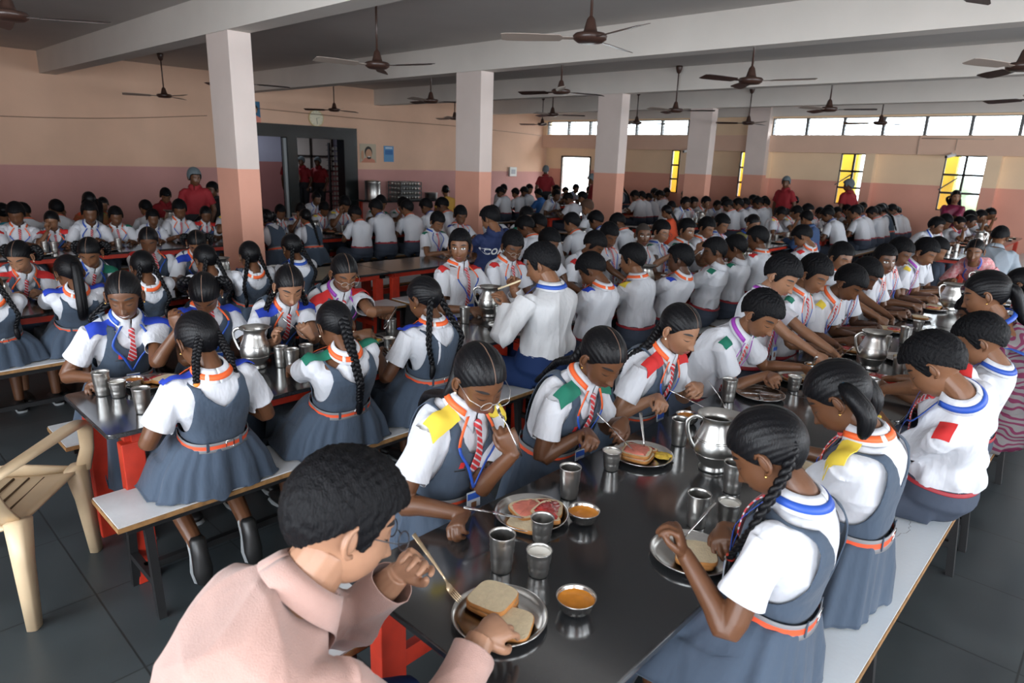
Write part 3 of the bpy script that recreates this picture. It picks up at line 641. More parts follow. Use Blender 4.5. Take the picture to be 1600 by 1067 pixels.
M_hairbr = mat('short_brown_hair', (.07, .03, .015, 1), .5, bump=1.0, bscale=260); M_stub = mat('cropped_hair', (.035, .025, .02, 1), .8, noise=.4, nscale=300)
M_white = mat('white_cotton', (.62, .635, .68, 1), .8, spec=.2, bump=.6, bscale=13, stretch=(1, 1, .45), bdist=.03); M_whiteM = mat('white_cotton_adult', (.58, .585, .60, 1), .75, spec=.2, bump=.6, bscale=10, stretch=(1, 1, .6), bdist=.03)
M_slate = mat('slate_blue_cotton', (.060, .083, .120, 1), .85, spec=.2, noise=.12, nscale=9, bump=.5, bscale=13, stretch=(1, 1, .4), sheen=.1, bdist=.025)
M_slatet = mat('grey_trouser_cloth', (.060, .074, .105, 1), .85, spec=.2, noise=.15, nscale=9, bump=.2, bscale=30)
M_navyt = mat('navy_trouser_cloth', (.012, .03, .10, 1), .8, spec=.2, bump=.2, bscale=30)
M_beltg = mat('grey_belt_webbing', (.20, .20, .21, 1), .6); M_beltr = mat('orange_red_belt_stripe', (.75, .09, .03, 1), .6); M_bred = mat('dark_red_belt', (.32, .02, .03, 1), .6); M_buckle = mat('belt_buckle', (.6, .6, .6, 1), .25, 1)
FLAP = {'y': mat('yellow_house_flap', (.80, .60, .06, 1), .8), 'b': mat('blue_house_flap', (.012, .045, .42, 1), .8), 'r': mat('red_house_flap', (.55, .02, .02, 1), .8), 'g': mat('green_house_flap', (.008, .16, .10, 1), .8)}
M_lanb = mat('blue_lanyard', (.02, .08, .42, 1), .5); M_lano = mat('orange_lanyard_band', (.85, .13, .03, 1), .55); M_lanv = mat('violet_lanyard', (.33, .05, .42, 1), .5); M_lanw = mat('lanyard_white_print', (.8, .78, .75, 1), .6)
M_card = mat('id_card_face', (.55, .60, .66, 1), .25, coat=.5); M_cardb = mat('id_card_blue_band', (.03, .10, .45, 1), .3)
M_gold = mat('gold_earring', (.8, .5, .15, 1), .25, 1); M_pearl = mat('pearl_stud', (.8, .75, .6, 1), .2); M_lens = mat('spectacle_frame_metal', (.5, .48, .46, 1), .3, .8); M_lensd = mat('dark_spectacle_frame', (.03, .03, .035, 1), .3)
M_shoe = mat('black_school_shoe', (.012, .012, .012, 1), .4); M_sole = mat('grey_shoe_sole', (.28, .30, .31, 1), .7); M_sock = mat('white_sock', (.6, .6, .6, 1), .8)
M_crest = mat('red_crest', (.65, .03, .03, 1), .7)
def tie_mat():
    m = mat('striped_school_tie', (.5, .04, .05, 1), .6); nt = m.node_tree; b = nt.nodes['Principled BSDF']; N = nt.nodes.new; L = nt.links.new
    tc = N('ShaderNodeTexCoord'); mp = N('ShaderNodeMapping'); mp.inputs['Rotation'].default_value = (0, .7, .4); L(tc.outputs['Object'], mp.inputs[0])
    w = N('ShaderNodeTexWave'); w.bands_direction = 'Z'; w.inputs['Scale'].default_value = 18; L(mp.outputs[0], w.inputs[0])
    cr = N('ShaderNodeValToRGB'); e = cr.color_ramp; e.interpolation = 'CONSTANT'; e.elements[0].color = (.50, .03, .035, 1); e.elements[1].position = .72; e.elements[1].color = (.30, .33, .42, 1); x = e.elements.new(.9); x.color = (.55, .5, .5, 1)
    L(w.outputs[0], cr.inputs[0]); L(cr.outputs[0], b.inputs['Base Color']); return m
M_tie = tie_mat()
def wrinkle(V, amp, seed):
    r = np.random.default_rng(seed); o = np.zeros(len(V))
    for k_ in range(9):
        k = r.normal(0, 1, 3); k[2] *= .55; k = nrm(k) * r.uniform(12, 46); w = V @ k + r.uniform(0, 6) + 2.2 * np.sin(V @ (nrm(r.normal(0, 1, 3)) * r.uniform(6, 13)) + r.uniform(0, 6))
        m = .5 + .5 * np.sin(V @ (nrm(r.normal(0, 1, 3)) * r.uniform(8, 16)) + r.uniform(0, 6)); o += (1 - 2 * abs(np.sin(w / 2)) ** .7) * m * m
    return o * amp / 2.2
def vnormals(V, F):
    me = mesh_from(V, F, 'tn'); n = np.empty(len(V) * 3); me.vertices.foreach_get('normal', n); bpy.data.meshes.remove(me); return n.reshape(-1, 3)
def drape(bvh, P, direction, off, back=.25):
    """lay points on a surface: cast along direction, return offset hit points"""
    out = []; d = Vector(nrm(direction)); last = None
    for p in P.reshape(-1, 3):
        o = Vector(p) - d * back; h, n, i, dist = bvh.ray_cast(o, d, back * 3)
        if h is None: out.append(None); continue
        out.append(np.array(h) - np.array(d) * off)
    good = [q for q in out if q is not None]
    if not good: return None
    res = []; 
    for p, q in zip(P.reshape(-1, 3), out):
        if q is None:
            j = min(range(len(out)), key=lambda k: 1e9 if out[k] is None else np.linalg.norm(P.reshape(-1, 3)[k] - p)); q = out[j] + (p - P.reshape(-1, 3)[j])
        res.append(q)
    return np.array(res).reshape(P.shape)
def thick(mb, P, t, m=0):
    """closed thin slab from a grid of points"""
    n = np.zeros_like(P); du = np.gradient(P, axis=0); dv = np.gradient(P, axis=1); n = np.cross(du, dv); n /= np.linalg.norm(n, axis=2, keepdims=True) + 1e-9
    Q = P - n * t; mb.grid(P, m=m); mb.grid(Q, m=m, flip=True)
    for a, b, fl in ((P[0], Q[0], 1), (P[-1], Q[-1], 0)): mb.grid(np.stack([a, b], 0), m=m, flip=bool(fl) ^ True)
    for a, b, fl in ((P[:, 0], Q[:, 0], 0), (P[:, -1], Q[:, -1], 1)): mb.grid(np.stack([a, b], 0), m=m, flip=bool(fl) ^ True)
    return mb
class BandList:
    def __init__(s): s.l = []
    def tube(s, *a, **k): s.l.append(MB().tube(*a, **k))
def person(sp):
    ps = Pose(sp); s = ps.s; lod = ps.lod; kind = ps.kind; fem = kind in ('girl', 'woman'); adult = kind in ('man', 'woman')
    root = empty('person', ps.loc, ps.rz, sp.get('label'), 'person', sp.get('group'))
    sk = sp.get('skin', 0); top = sp.get('top', 'pinafore' if kind == 'girl' else 'shirt')
    # ---- arms
    l1, l2 = .245 * s, .205 * s
    arms = []
    for side, key in ((1, 'R'), (-1, 'L')):
        Sh = ps.shoulder(side); tgt = sp.get(key)
        if tgt is None: Wp = np.array([side * .10 * s, .33 * s, TZ + .05]) if not ps.stand else Sh + np.array([side * .03, .05, -.42 * s])
        else: Wp = ps.loc2(tgt) if len(tgt) == 3 and not sp.get('larm') else np.array(tgt, float)
        hint = sp.get('e' + key, (side * .55, -.45, -.75)); E_, Wp = ik(Sh, Wp, l1, l2, hint)
        hd = sp.get('d' + key); hd = nrm(hd) if hd is not None else nrm(nrm(Wp - E_) + np.array([-side * .35, .15, -.25]))
        pn = sp.get('n' + key, (-side * .75, -.25, -.65)); arms.append((side, Sh, E_, Wp, hd, pn, key))
    # ---- skin body
    body = MB()
    tb, _ = ps.torso(-.020 if top != 'none' else 0, nt=14, nth=20); body.merge(tb)
    nb = ps.N; HR = ps.HR; hc = ps.H
    nk = [nb + (nb - ps.NB) * .35, nb, (nb + ps.NB) / 2, ps.NB + HR @ np.array([0, .012, .03]) * ps.hs]; nr = .045 * s ** .6 * (1.15 if kind == 'man' else .92 if fem else 1)
    body.tube(smooth_path(nk, 3), np.linspace(1.15, 1.0, 10) * nr, 16 if lod < 2 else 10)
    tipsd = {}; thin = sp.get('thin', 1.0)
    for side, Sh, E_, Wp, hd, pn, key in arms:
        seg = 14 if lod < 2 else 8; p = smooth_path([Sh + np.array([-side * .012, 0, -.016]) * s, (Sh + E_) / 2, E_, E_ + (Wp - E_) * .3, Wp], 3)
        r = np.interp(np.linspace(0, 1, len(p)), [0, .25, .48, .56, .70, 1], np.array([.030, .036, .033, .034, .033, .0205])) * s * thin
        body.tube(p, r, seg); tipsd[key] = hand(body, Wp, hd, pn, side, (s * 1.0 if not adult else s * .92), sp.get('curl' + key, (.62, .68, .78, .88)), lod)
    # legs
    legs = []
    for side in (-1, 1):
        hipj = ps.P0 + np.array([side * .078 * s, .02, 0])
        if ps.stand: kn = hipj + np.array([side * .01, .02, -.36 * s]); an = kn + np.array([0, -.02, -.35 * s])
        elif sp.get('tuck'): kn = hipj + np.array([side * .05 * s, .30 * s, -.06]); an = kn + np.array([-side * .02, -.36 * s, -.26])
        else:
            kx = side * (.095 * s if kind == 'boy' or adult else .06 * s); kn = hipj + np.array([kx - side * .03, .36 * s, .012]); an = np.array([kn[0], kn[1] + sp.get('foot', -.04), .085 if lod < 2 and not sp.get('noshoes') else .018])
        legs.append((side, hipj, kn, an))
        p = smooth_path([hipj, (hipj + kn) / 2, kn, (kn * 2 + an) / 3, an], 2)
        if not sp.get('nolegs'): body.tube(p, np.interp(np.linspace(0, 1, 9), [0, .25, .5, .7, 1], [.07, .062, .046, .046, .030]) * s, 12 if lod < 2 else 8)
    if lod == 0 or sp.get('fine'): V, F = remesh(body, sp.get('vox', .0042), 2, .45); bm_ = MB(); bm_.add(V, F, 0)
    elif lod == 1: V, F = remesh(body, .0075, 1, .4); bm_ = MB(); bm_.add(V, F, 0)
    else: bm_ = body
    hv, hf, hm = head_cached(lod, sp.get('eyes', 'down'), fem); hw = np.array([.97 * sp.get('hw', 1), 1, 1]) * ps.hs
    XH = lambda v: (v * hw) @ HR.T + hc
    bm_.add(XH(hv), hf, hm)
    obj('body', bm_, [SKIN[sk], M_lip[sk], M_brow, M_eyew], root)
    # ---- hair
    st = sp.get('hair', 'two' if fem else 'boy'); capst = 'boy' if st in ('boy', 'cap') else 'man' if st == 'man' else 'shaved' if st == 'shaved' else 'girl'
    cv, cf, cm = hair_cap(lod, capst); hb = MB(); hb.add(XH(cv), cf, cm)
    hl = lambda p: XH(np.array([p], float))[0]; back = ps.spine(np.array(.8)); bz = lambda t, x, o=.02: ps.tor(np.array(t), np.array(math.pi - x), o + .012)
    bands = BandList(); bcol = sp.get('band', M_hair); rb = .0125 * s
    if capst == 'girl':
        if st in ('two', 'twofront', 'loops', 'pigtails', 'twoback'):
            for sd in (-1, 1):
                a = hl((sd * .048, -.070, -.035)); a0 = hl((sd * .03, -.085, .0)); dn = sp.get('braid', .26) * s
                if st == 'two' or st == 'twoback':
                    c = bz(.86, sd * .62, .018); dd = bz(.62, sd * .50, .016)
                    if dn < .15: c = a + np.array([sd * .02, -.015, -.06]); dd = c + np.array([sd * .012, -.02, -.09])
                    braid(hb, [a0, a, c, dd], rb, rb * .72, 4.5, lod); strand_lock(hb, smooth_path([dd, dd + np.array([0, -.006, -.035]), dd + np.array([sd * .006, -.002, -.085])], 3), .017 * s)
                    bands.tube([dd + np.array([0, 0, .008]), dd - np.array([0, 0, .006])], .0125 * s, 10)
                elif st == 'twofront':
                    c = ps.tor(np.array(.90), np.array(sd * .95), .030); dd = ps.tor(np.array(.60), np.array(sd * .55), .034); a = hl((sd * .066, -.035, -.05))
                    braid(hb, [a0, a, (a + c) / 2 + np.array([sd * .012, .0, 0]), c, dd], rb, rb * .7, 5.5, lod); strand_lock(hb, smooth_path([dd, dd - np.array([0, 0, .03]), dd - np.array([0, -.004, .07])], 3), .013 * s)
                    bands.tube([dd + np.array([0, 0, .008]), dd - np.array([0, 0, .006])], .012 * s, 10)
                elif st == 'loops':
                    c = hl((sd * .085, -.055, .0)); lo = [hl((sd * .055, -.06, .01)), hl((sd * .10, -.06, .035)), hl((sd * .115, -.05, -.01)), hl((sd * .09, -.05, -.05)), hl((sd * .062, -.06, -.035))]
                    braid(hb, smooth_path(lo, 3), rb * 1.5, rb * 1.3, 3.5, lod); bands.tube([hl((sd * .068, -.06, .02)), hl((sd * .078, -.06, .026))], .015 * s, 10)
                elif st == 'pigtails':
                    a = hl((sd * .058, -.045, .030)); b = hl((sd * .095, -.060, .005)); c = hl((sd * .10, -.06, -.07)) ; e = np.array([c[0], c[1], c[2] - .07])
                    strand_lock(hb, smooth_path([a, b, c, e], 4), .038 * s); bands.tube([a, (a * 2 + b) / 3], .017 * s, 10)
        elif st == 'one':
            a0 = hl((0, -.09, .0)); a = hl((0, -.092, -.04)); path = [a0, a] + ([np.array(ps.loc2(p)) for p in sp['path']] if 'path' in sp else [bz(.82, 0, .03), bz(.55, 0.05, .03)])
            braid(hb, path, rb * 1.45, rb * .9, 6.5, lod); e = path[-1]; dr = nrm(path[-1] - path[-2]); strand_lock(hb, smooth_path([e, e + dr * .05, e + dr * .10], 3), .019 * s)
            bands.tube([e - dr * .008, e + dr * .006], .015 * s, 10)
        elif st == 'pony':
            a0 = hl((0, -.088, .015)); path = [a0, hl((0, -.115, -.01))] + ([np.array(ps.loc2(p)) for p in sp['path']] if 'path' in sp else [bz(.88, 0, .02), bz(.6, 0, .012)])
            strand_lock(hb, smooth_path(path, 4), .034 * s); bands.tube([hl((0, -.092, .012)), hl((0, -.102, .006))], .02 * s, 12)
        elif st == 'bun': hb.ell(hl((0, -.105, .0)), (.045, .035, .04), 18, 12)
        elif st == 'long':
            for k in range(5):
                x = (k - 2) * .022; strand_lock(hb, smooth_path([hl((x * 1.6, -.07, .0)), hl((x * 2.2, -.085, -.06)), bz(.86, x * 6, .01), bz(.60, x * 5, .0)], 4), .026)
    hob = obj('hair', hb, [{'shaved': M_stub}.get(st, sp.get('haircol', M_hair if capst == 'girl' else M_hairb)), M_scalp], root)
    if lod < 2:
        for b_ in bands.l: obj('hair_band', b_, bcol, hob)
    if sp.get('hairnet'):
        cv2 = cv.copy() * np.array([1.07, 1.06, 1.07]) + np.array([0, -.004, .004]); m = MB(); m.add(XH(cv2), cf, 0); obj('hair_net', m, mat('pale_hair_net', (.16, .20, .22, 1), .9, bump=1, bscale=300), root)
    # ---- shirt: torso, shoulders and sleeves fused and cut open at the hems
    if top != 'none':
        sh = MB(); ex = lambda t, th: (.016 * np.exp(-((t - .36) / .09) ** 2) * (1 + .4 * np.sin(th * 9 + s * 40)) + .004 * np.sin(th * 5 + t * 9)) * s * sp.get('blouse', .15 if kind == 'girl' else 1)
        tb, _ = ps.torso(.011 * s, t0=sp.get('shirt0', .335 if kind == 'girl' else .25), t1=1.0, nt=30 if lod < 2 else 14, nth=44 if lod < 2 else 20, extra=ex); sh.merge(tb)
        slv = sp.get('sleeve', .66); cuts = []
        for side, Sh, E_, Wp, hd, pn, key in arms:
            sh.ell(Sh - np.array([side * .012, 0, .004]), (.054 * s, .056 * s, .052 * s), 14, 10)
            if slv <= 1: q = Sh + (E_ - Sh) * (slv + .12); pth = [Sh, Sh + (q - Sh) * .5, q]; rr = np.array([.056, .060, .066]) * s; cuts.append((Sh + (E_ - Sh) * slv, nrm(E_ - Sh), Sh))
            else: q = E_ + (Wp - E_) * (slv - 1); pth = smooth_path([Sh, (Sh + E_) / 2, E_, (E_ + q) / 2, q + nrm(Wp - E_) * .03], 3); rr = np.interp(np.linspace(0, 1, len(pth)), [0, .5, 1], [.066, .062, .046]) * s; cuts.append((q, nrm(Wp - E_), E_))
            sh.tube(pth, rr, 16 if lod < 2 else 10)
        if lod < 2:
            V, F = remesh(sh, .0065 if lod == 0 else .0095, 3, .5); N_ = vnormals(V, F)
            fd = 1.0; V = V + N_ * (wrinkle(V, (.0095 if lod == 0 else .0070) * s * sp.get('wr', 1), sp.get('seed', 1)))[:, None]
        else: V, F, _ = sh.arr()
        for cp, cd_, c0 in cuts:
            dist = (V - cp) @ cd_; near = np.linalg.norm(V - cp, axis=1) < .13 * s; ax_ = V - c0; ax_ = np.linalg.norm(ax_ - (ax_ @ cd_)[:, None] * cd_, axis=1); tg = np.linspace(0, 1, 25); sc_, sX, sF, sT = ps.spine(tg)
            ti = np.argmin(((V[:, None, :] - sc_[None]) ** 2).sum(2), axis=1); dv = V - sc_[ti]; aa = np.interp(tg[ti], [r[0] for r in TOR], [r[1] for r in TOR]) * s * ps.w + .040; bb = np.interp(tg[ti], [r[0] for r in TOR], [r[2] for r in TOR]) * s * ps.w + .040
            inside = ((dv * sX[ti]).sum(1) / aa) ** 2 + ((dv * sF[ti]).sum(1) / bb) ** 2 < 1; V, F = clip(V, F, np.where(near & (ax_ < .080 * s) & ~inside, -dist + 1e-6, 1.0))
        collar_cut = None; shirt = obj('shirt', (V, F, None), sp.get('shirtmat', M_white), root, solid=.0025 if lod < 2 else 0)
        bvh = BVHTree.FromPolygons([tuple(p) for p in V], F)
    c, X, Fw, T = ps.spine(np.array(.97))
    # ---- collar: stand plus folded leaf, points in front
    ND = nrm(T + nrm(ps.NB - ps.N) * .9)
    if sp.get('collar', top != 'none' and kind != 'woman'):
        n = 36 if lod < 2 else 16; th = np.linspace(-np.pi, np.pi, n + 1); open_ = .16
        m = MB(); P = []; rn = nr / s
        for w, (r_, z_) in enumerate(((rn + .007, .040), (rn + .011, .046), (rn + .020, .034), (rn + .035, .002))):
            row = []
            for a in th:
                f = np.exp(-(a / .55) ** 2); rr = (r_ + (.012 * f if w == 3 else 0)) * s; zz = (z_ - (.022 * f if w > 1 else 0) * (w - 1) - .010 * f) * s
                ga = a if abs(a) > open_ * (w - .5) * .5 else math.copysign(open_ * max(w - .5, .1) * .5, a if a else 1)
                row.append(ps.N + X * rr * math.sin(ga) + Fw * (rr * math.cos(ga) + .004) + ND * (zz - .006))
            P.append(row)
        P = np.array(P); half = n // 2
        for sl in (slice(0, half + 1), slice(half, n + 1)):
            Q = P[:, sl].copy()
            if sl.start == 0: Q[:, -1] = Q[:, -2] + (Q[:, -2] - Q[:, -3]) * .6
            else: Q[:, 0] = Q[:, 1] + (Q[:, 1] - Q[:, 2]) * .6
            m.grid(Q, flip=False)
        obj('collar', m, sp.get('shirtmat', M_white), root, solid=.002 if lod < 2 else 0)
    # ---- pinafore bodice cut with armholes and neckline
    if top == 'pinafore':
        nb0 = sp.get('vback', .74)
        tb, (Tt, Th, P) = ps.torso(.020 * s, t0=.325, t1=.975, nt=56 if lod < 2 else 26, nth=96 if lod < 2 else 40, caps=False,
                                   extra=lambda t, th: (.005 * np.exp(-((t - .44) / .06) ** 2) + .0012 * np.sin(th * 7)) * s)
        xx = np.sin(Th); xr = np.sign(xx) * abs(xx) ** .83 * np.interp(Tt, [r[0] for r in TOR], [r[1] for r in TOR]) * (1 - .6 * (1 - sp.get('waist', .80)) * np.exp(-((Tt - .38) / .20) ** 2)); frn = np.cos(Th) > 0
        arm = np.interp(Tt, [.33, .36, .42, .52, .66, .80, .98], [.20, .135, .120, .109, .102, .098, .084]) - abs(xr)
        nf = np.where(frn, np.maximum(abs(xr) - np.interp(Tt, [.72, .78, .86, 1], [-.02, .028, .052, .058]), (.765 - Tt) * .4), np.maximum(abs(xr) - np.interp(Tt, [nb0, nb0 + .10, .92, 1], [-.02, .030, .056, .060]), (nb0 + .035 - Tt) * .4))
        fld = np.minimum(arm, nf).reshape(-1); v, f, _ = tb.arr(); v, f = clip(v, f, np.where(abs(fld) < 1e-6, 1e-6, fld))
        if lod < 2:
            Nn = vnormals(v, f); v = v + Nn * (wrinkle(v, .0045 * s, 5 + sp.get('seed', 1)))[:, None]
        pin = obj('pinafore_bodice', (v, f, None), M_slate, root, solid=.003 if lod < 2 else 0)
        if lod < 2:
            bv2 = BVHTree.FromPolygons([tuple(p) for p in v], f)
            # crest on the chest
            cc, CX, CF, CT = ps.spine(np.array(.68)); P = np.array([[cc + CX * (.048 + .009 * i) * s + CT * (.012 * j) * s for i in (-1, 0, 1)] for j in (-1, 0, 1)])
            Q = drape(bv2, P + CF * .2, -CF, .0025)
            if Q is not None: m = MB(); thick(m, Q, .001); obj('crest', m, M_crest, pin); 
            P = np.array([[cc + CX * (.048 + .020 * i) * s + CT * (-.022 + .002 * j) * s for i in (-1, 0, 1)] for j in (-1, 1)]); Q = drape(bv2, P + CF * .2, -CF, .0025)
            if Q is not None: m = MB(); m.grid(Q); obj('crest_lettering', m, M_brow, pin, solid=.001)
    # ---- house flaps on the shoulders
    fl = sp.get('flap'); 
    if fl and top != 'none':
        for sd in (-1, 1):
            cc, CX, CF, CT = ps.spine(np.array(.93)); Sh = ps.shoulder(sd); A = ps.N + CX * sd * (nr + .030 * s) + CT * .02; B = Sh + CX * sd * .045 * s
            if kind == 'girl': A = ps.N + CX * sd * .066 * s
            us = np.linspace(0, 1, 7); vs = np.linspace(-1, 1, 5); fw = (.031 if kind == 'girl' else .027) * s; off = .016 if kind == 'girl' else .006
            rows = []
            for u in us:
                u2 = (.0 + .92 * u) if kind == 'girl' else (.30 + .55 * u); c0 = A + (B - A) * u2; rows.append([c0 + CF * (w * fw + (.028 * s if kind == 'girl' else .012 * s)) for w in vs])
            Q = drape(bvh, np.array(rows), -CT - CX * sd * .25, off)
            if Q is not None: m = MB(); thick(m, Q if sd < 0 else Q[::-1], -.004); obj('shoulder_flap', m, FLAP[fl], root)
    # ---- tie
    if sp.get('tie', kind in ('boy', 'girl') and top != 'none') and lod < 2 or sp.get('tie') and lod == 2:
        t = np.linspace(.965, .62 if kind == 'girl' else .34, 10); m = MB(); cc, CX, CF, CT = ps.spine(np.array(.9))
        wd = np.interp(np.linspace(0, 1, 10), [0, .12, .2, .9, 1], [.011, .013, .008, .021, .004]) * s
        P = np.array([[ps.tor(np.array(a), np.array(0.), .024 * s) + CX * w * k for k in (-1, 0, 1)] for a, w in zip(t, wd)])
        P[:, :, :] += CF * .006; thick(m, P, -.004); m.ell(ps.tor(np.array(.955), np.array(0.), .026 * s), (.015 * s, .012 * s, .017 * s), 10, 8); obj('tie', m, M_tie, root)
    # ---- lanyard: band round the collar then down the chest to a card
    ly = sp.get('lan')
    if ly:
        m = MB(); n = 24 if lod < 2 else 12; rn = nr / s; band = {'o': 1, 'b': 0, 'v': 2}[ly[0]]; low = {'o': 0, 'b': 0, 'v': 2}[ly[0]]
        th = np.linspace(-np.pi * .76, np.pi * .76, n) + np.pi; P = []
        for a in th:
            f = np.exp(-(((a + np.pi) % (2 * np.pi) - np.pi) / .8) ** 2); r_ = rn + .030 + .010 * f; z_ = .018 - .02 * f
            P.append([ps.N + X * (r_ + o) * s * math.sin(a) + Fw * ((r_ + o) * s * math.cos(a) + .004) + ND * (z_ + dz) * s for o, dz in ((-.0045, .009), (.0055, -.009))])
        m.grid(np.array(P)[::-1], m=band)
        if lod < 2 and ly[0] == 'o':
            for j in (n // 2 - 4, n // 2 + 4): m.grid(np.array(P)[::-1][j:j + 2] + (np.array(P)[j][0] - ps.N) * .02, m=3)
        cc, CX, CF, CT = ps.spine(np.array(.6)); tl = sp.get('cardt', .50)
        if lod < 2 or sp.get('front'):
            end = ps.tor(np.array(tl), np.array(0.), .045 * s); end = end + np.array([0, .01, 0])
            for sd in (-1, 1):
                a0 = ps.N + X * sd * (rn + .031) * s * math.sin(np.pi * .20 + .0) + Fw * ((rn + .04) * s * math.cos(np.pi * .2)) + T * .002; a1 = ps.tor(np.array(.84), np.array(sd * .42), .030 * s)
                pth = smooth_path([a0, a1, ps.tor(np.array(.68), np.array(sd * .16), .034 * s), end], 4); L_ = np.array([[p - CX * .006 * s, p + CX * .006 * s] for p in pth]); k = len(pth) // 3 if ly[0] == 'o' else 0
                if k: m.grid(L_[:k + 1], m=band, flip=False)
                m.grid(L_[k:], m=low, flip=False)
            lo = obj('lanyard', m, [M_lanb, M_lano, M_lanv, M_lanw], root, solid=.0012 if lod < 2 else 0)
            if sp.get('card', True):
                cm_ = MB(); dn = nrm(np.array([0, 0, -1.]) + CF * .0); e = end; w, h = .029 * s, .085 * s
                q = lambda u, v_, o: e + CX * u * w + dn * (.012 + v_ * h) + CF * o
                for u0, u1, v0, v1, o0, o1, mm in ((-1, 1, 0, 1, 0, .004, 0), (-1, 1, .04, .3, .0041, .0048, 1), (-.4, .4, .42, .75, .0041, .0048, 2)):
                    V8 = [q(u, v_, o) for u in (u0, u1) for v_ in (v0, v1) for o in (o0, o1)]; cm_.add(V8, [(0, 1, 3, 2), (4, 6, 7, 5), (0, 4, 5, 1), (2, 3, 7, 6), (0, 2, 6, 4), (1, 5, 7, 3)], mm)
                obj('id_card', cm_, [M_card, M_cardb, SKIN[1]], root, smooth=False)
        else: obj('lanyard', m, [M_lanb, M_lano, M_lanv, M_lanw], root)
    # ---- belt
    if kind == 'girl' or sp.get('belt', kind == 'boy'):
        m = MB(); rows = [(.325, .030), (.41, .032)] if kind == 'girl' else [(.238, .020), (.272, .021)]; th = np.linspace(0, 2 * np.pi, 48 if lod < 2 else 24, endpoint=False)
        o_ = lambda t: (.016 if kind == 'girl' else .012)
        zs = [(rows[0][0] + (rows[1][0] - rows[0][0]) * u) for u in (0, .28, .30, .70, .72, 1)]; P = np.stack([ps.tor(np.full(th.shape, z), th, (.033 if kind == 'girl' else .021) * s) for z in zs], 0)
        n = len(th); 
        m.grid(P, cv=True); mm = [0 if (kind == 'girl' and (k // n) not in (2,)) else 1 for k in range(5 * n)]; m.m = mm
        m.f = m.f
        bl = obj('belt', m, [M_beltg, M_beltr] if kind == 'girl' else [M_bred, M_bred], root, solid=.003 if lod < 2 else 0)
        if kind == 'girl' and lod < 2:
            b2 = MB(); pc = ps.tor(np.array(.375), np.array(math.pi * .97), .034 * s); cc, CX, CF, CT = ps.spine(np.array(.375)); b2.tube([pc - CX * .016 + CT * .017, pc + CX * .016 + CT * .017, pc + CX * .016 - CT * .017, pc - CX * .016 - CT * .017, pc - CX * .016 + CT * .017], .0022, 6); obj('buckle', b2, M_buckle, bl)
            for a in (.86, 1.14, .35, 1.65) if lod == 0 else ():
                p0 = ps.tor(np.array(.335), np.array(math.pi * a), .033 * s); p1 = ps.tor(np.array(.42), np.array(math.pi * a), .032 * s); obj('belt_loop', MB().bar(p0, p1, .012 * s, .003, up=CF), M_slate, bl, smooth=False)
    # ---- skirt / trousers
    if sp.get('lower', 'skirt' if kind == 'girl' else 'trousers') == 'skirt':
        nth, nr_ = (120, 22) if lod < 2 else (56, 12); th = np.linspace(0, 2 * np.pi, nth, endpoint=False); sd_ = sp.get('seed', 1)
        spread = sp.get('spread', (.235, .155, .20)); hang = sp.get('hang', .0); seatz = ps.hz + .006; P = np.zeros((nr_, nth, 3)); r_ = np.random.default_rng(sd_); ph = r_.uniform(0, 6, 4)
        w0 = ps.tor(np.full(nth, .365), th, .024 * s); npl = 17
        fold = .55 * np.sin(9 * th + ph[0] + 1.4 * np.sin(3 * th + ph[1])) + .22 * np.sin(21 * th + ph[2] + np.sin(5 * th)) + .45 * np.sin(5 * th + ph[3])
        for j in range(nth):
            a = th[j]; st_, ct = math.sin(a), math.cos(a); fr = max(ct, 0) ** .7
            bx, by = spread[0] * s, spread[1] * s
            if ct < 0: ox = bx * st_; oy = by * ct * 1.0 
            else: ox = (bx * .92) * np.sign(st_) * abs(st_) ** .45; oy = .46 * s * ct ** .42
            for i in range(nr_):
                u = i / (nr_ - 1); uu = u ** .68; p = w0[j] * (1 - uu) + np.array([ox, oy, 0]) * uu + np.array([0, 0, 0])
                if ct >= 0:
                    side_drop = sm(abs(st_), .72, 1.0); ztop = ps.P0[2] + .082 * s * (1 - .10 * uu); zz = w0[j][2] + (ztop - w0[j][2]) * sm(u, 0, .35)
                    low = seatz if ct < .30 else seatz - .20 * s * sm(ct, .3, .45); zz = zz + (low - zz) * sm(u, .72 - .38 * side_drop, 1.0)
                    if u > .8: p[1] = p[1]
                else:
                    zz = w0[j][2] + (seatz + .13 * s - w0[j][2]) * sm(u, 0, .55) ** .9; zz = zz + (seatz - zz) * sm(u, .40, 1.0) ** 1.2
                p[2] = zz; amp = (.004 + .020 * u) * s * (1 - .55 * fr); dirn = np.array([st_, ct, .25]); p = p + dirn * fold[j] * amp
                p[2] = max(p[2], (low if ct >= 0 else seatz) + .002 + .003 * (1 + fold[j])); P[i, j] = p
                ov = max(-p[1] - sp.get('edge', .155), 0)
                if ov > 0: P[i, j, 1] += ov * .55; P[i, j, 2] -= ov * 1.3
        m = MB(); m.grid(P, cv=True, flip=True); obj('skirt', m, M_slate, root, solid=.004 if lod < 2 else 0)
    elif sp.get('lower', 'trousers') == 'trousers':
        m = MB(); tb, _ = ps.torso(.016 * s, t0=0, t1=.285, nt=9, nth=28); m.merge(tb); cuts = []
        for side, hipj, kn, an in legs:
            p = smooth_path([hipj + np.array([0, -.03, 0]), (hipj + kn) / 2, kn, (kn + an) / 2, an], 3); m.tube(p, np.interp(np.linspace(0, 1, len(p)), [0, .3, .5, 1], [.094, .082, .066, .055]) * s, 16 if lod < 2 else 10)
            if not ps.stand: m.ell(hipj + np.array([0, -.03 * s, .008 * s]), (.088 * s, .105 * s, .062 * s), 14, 10)
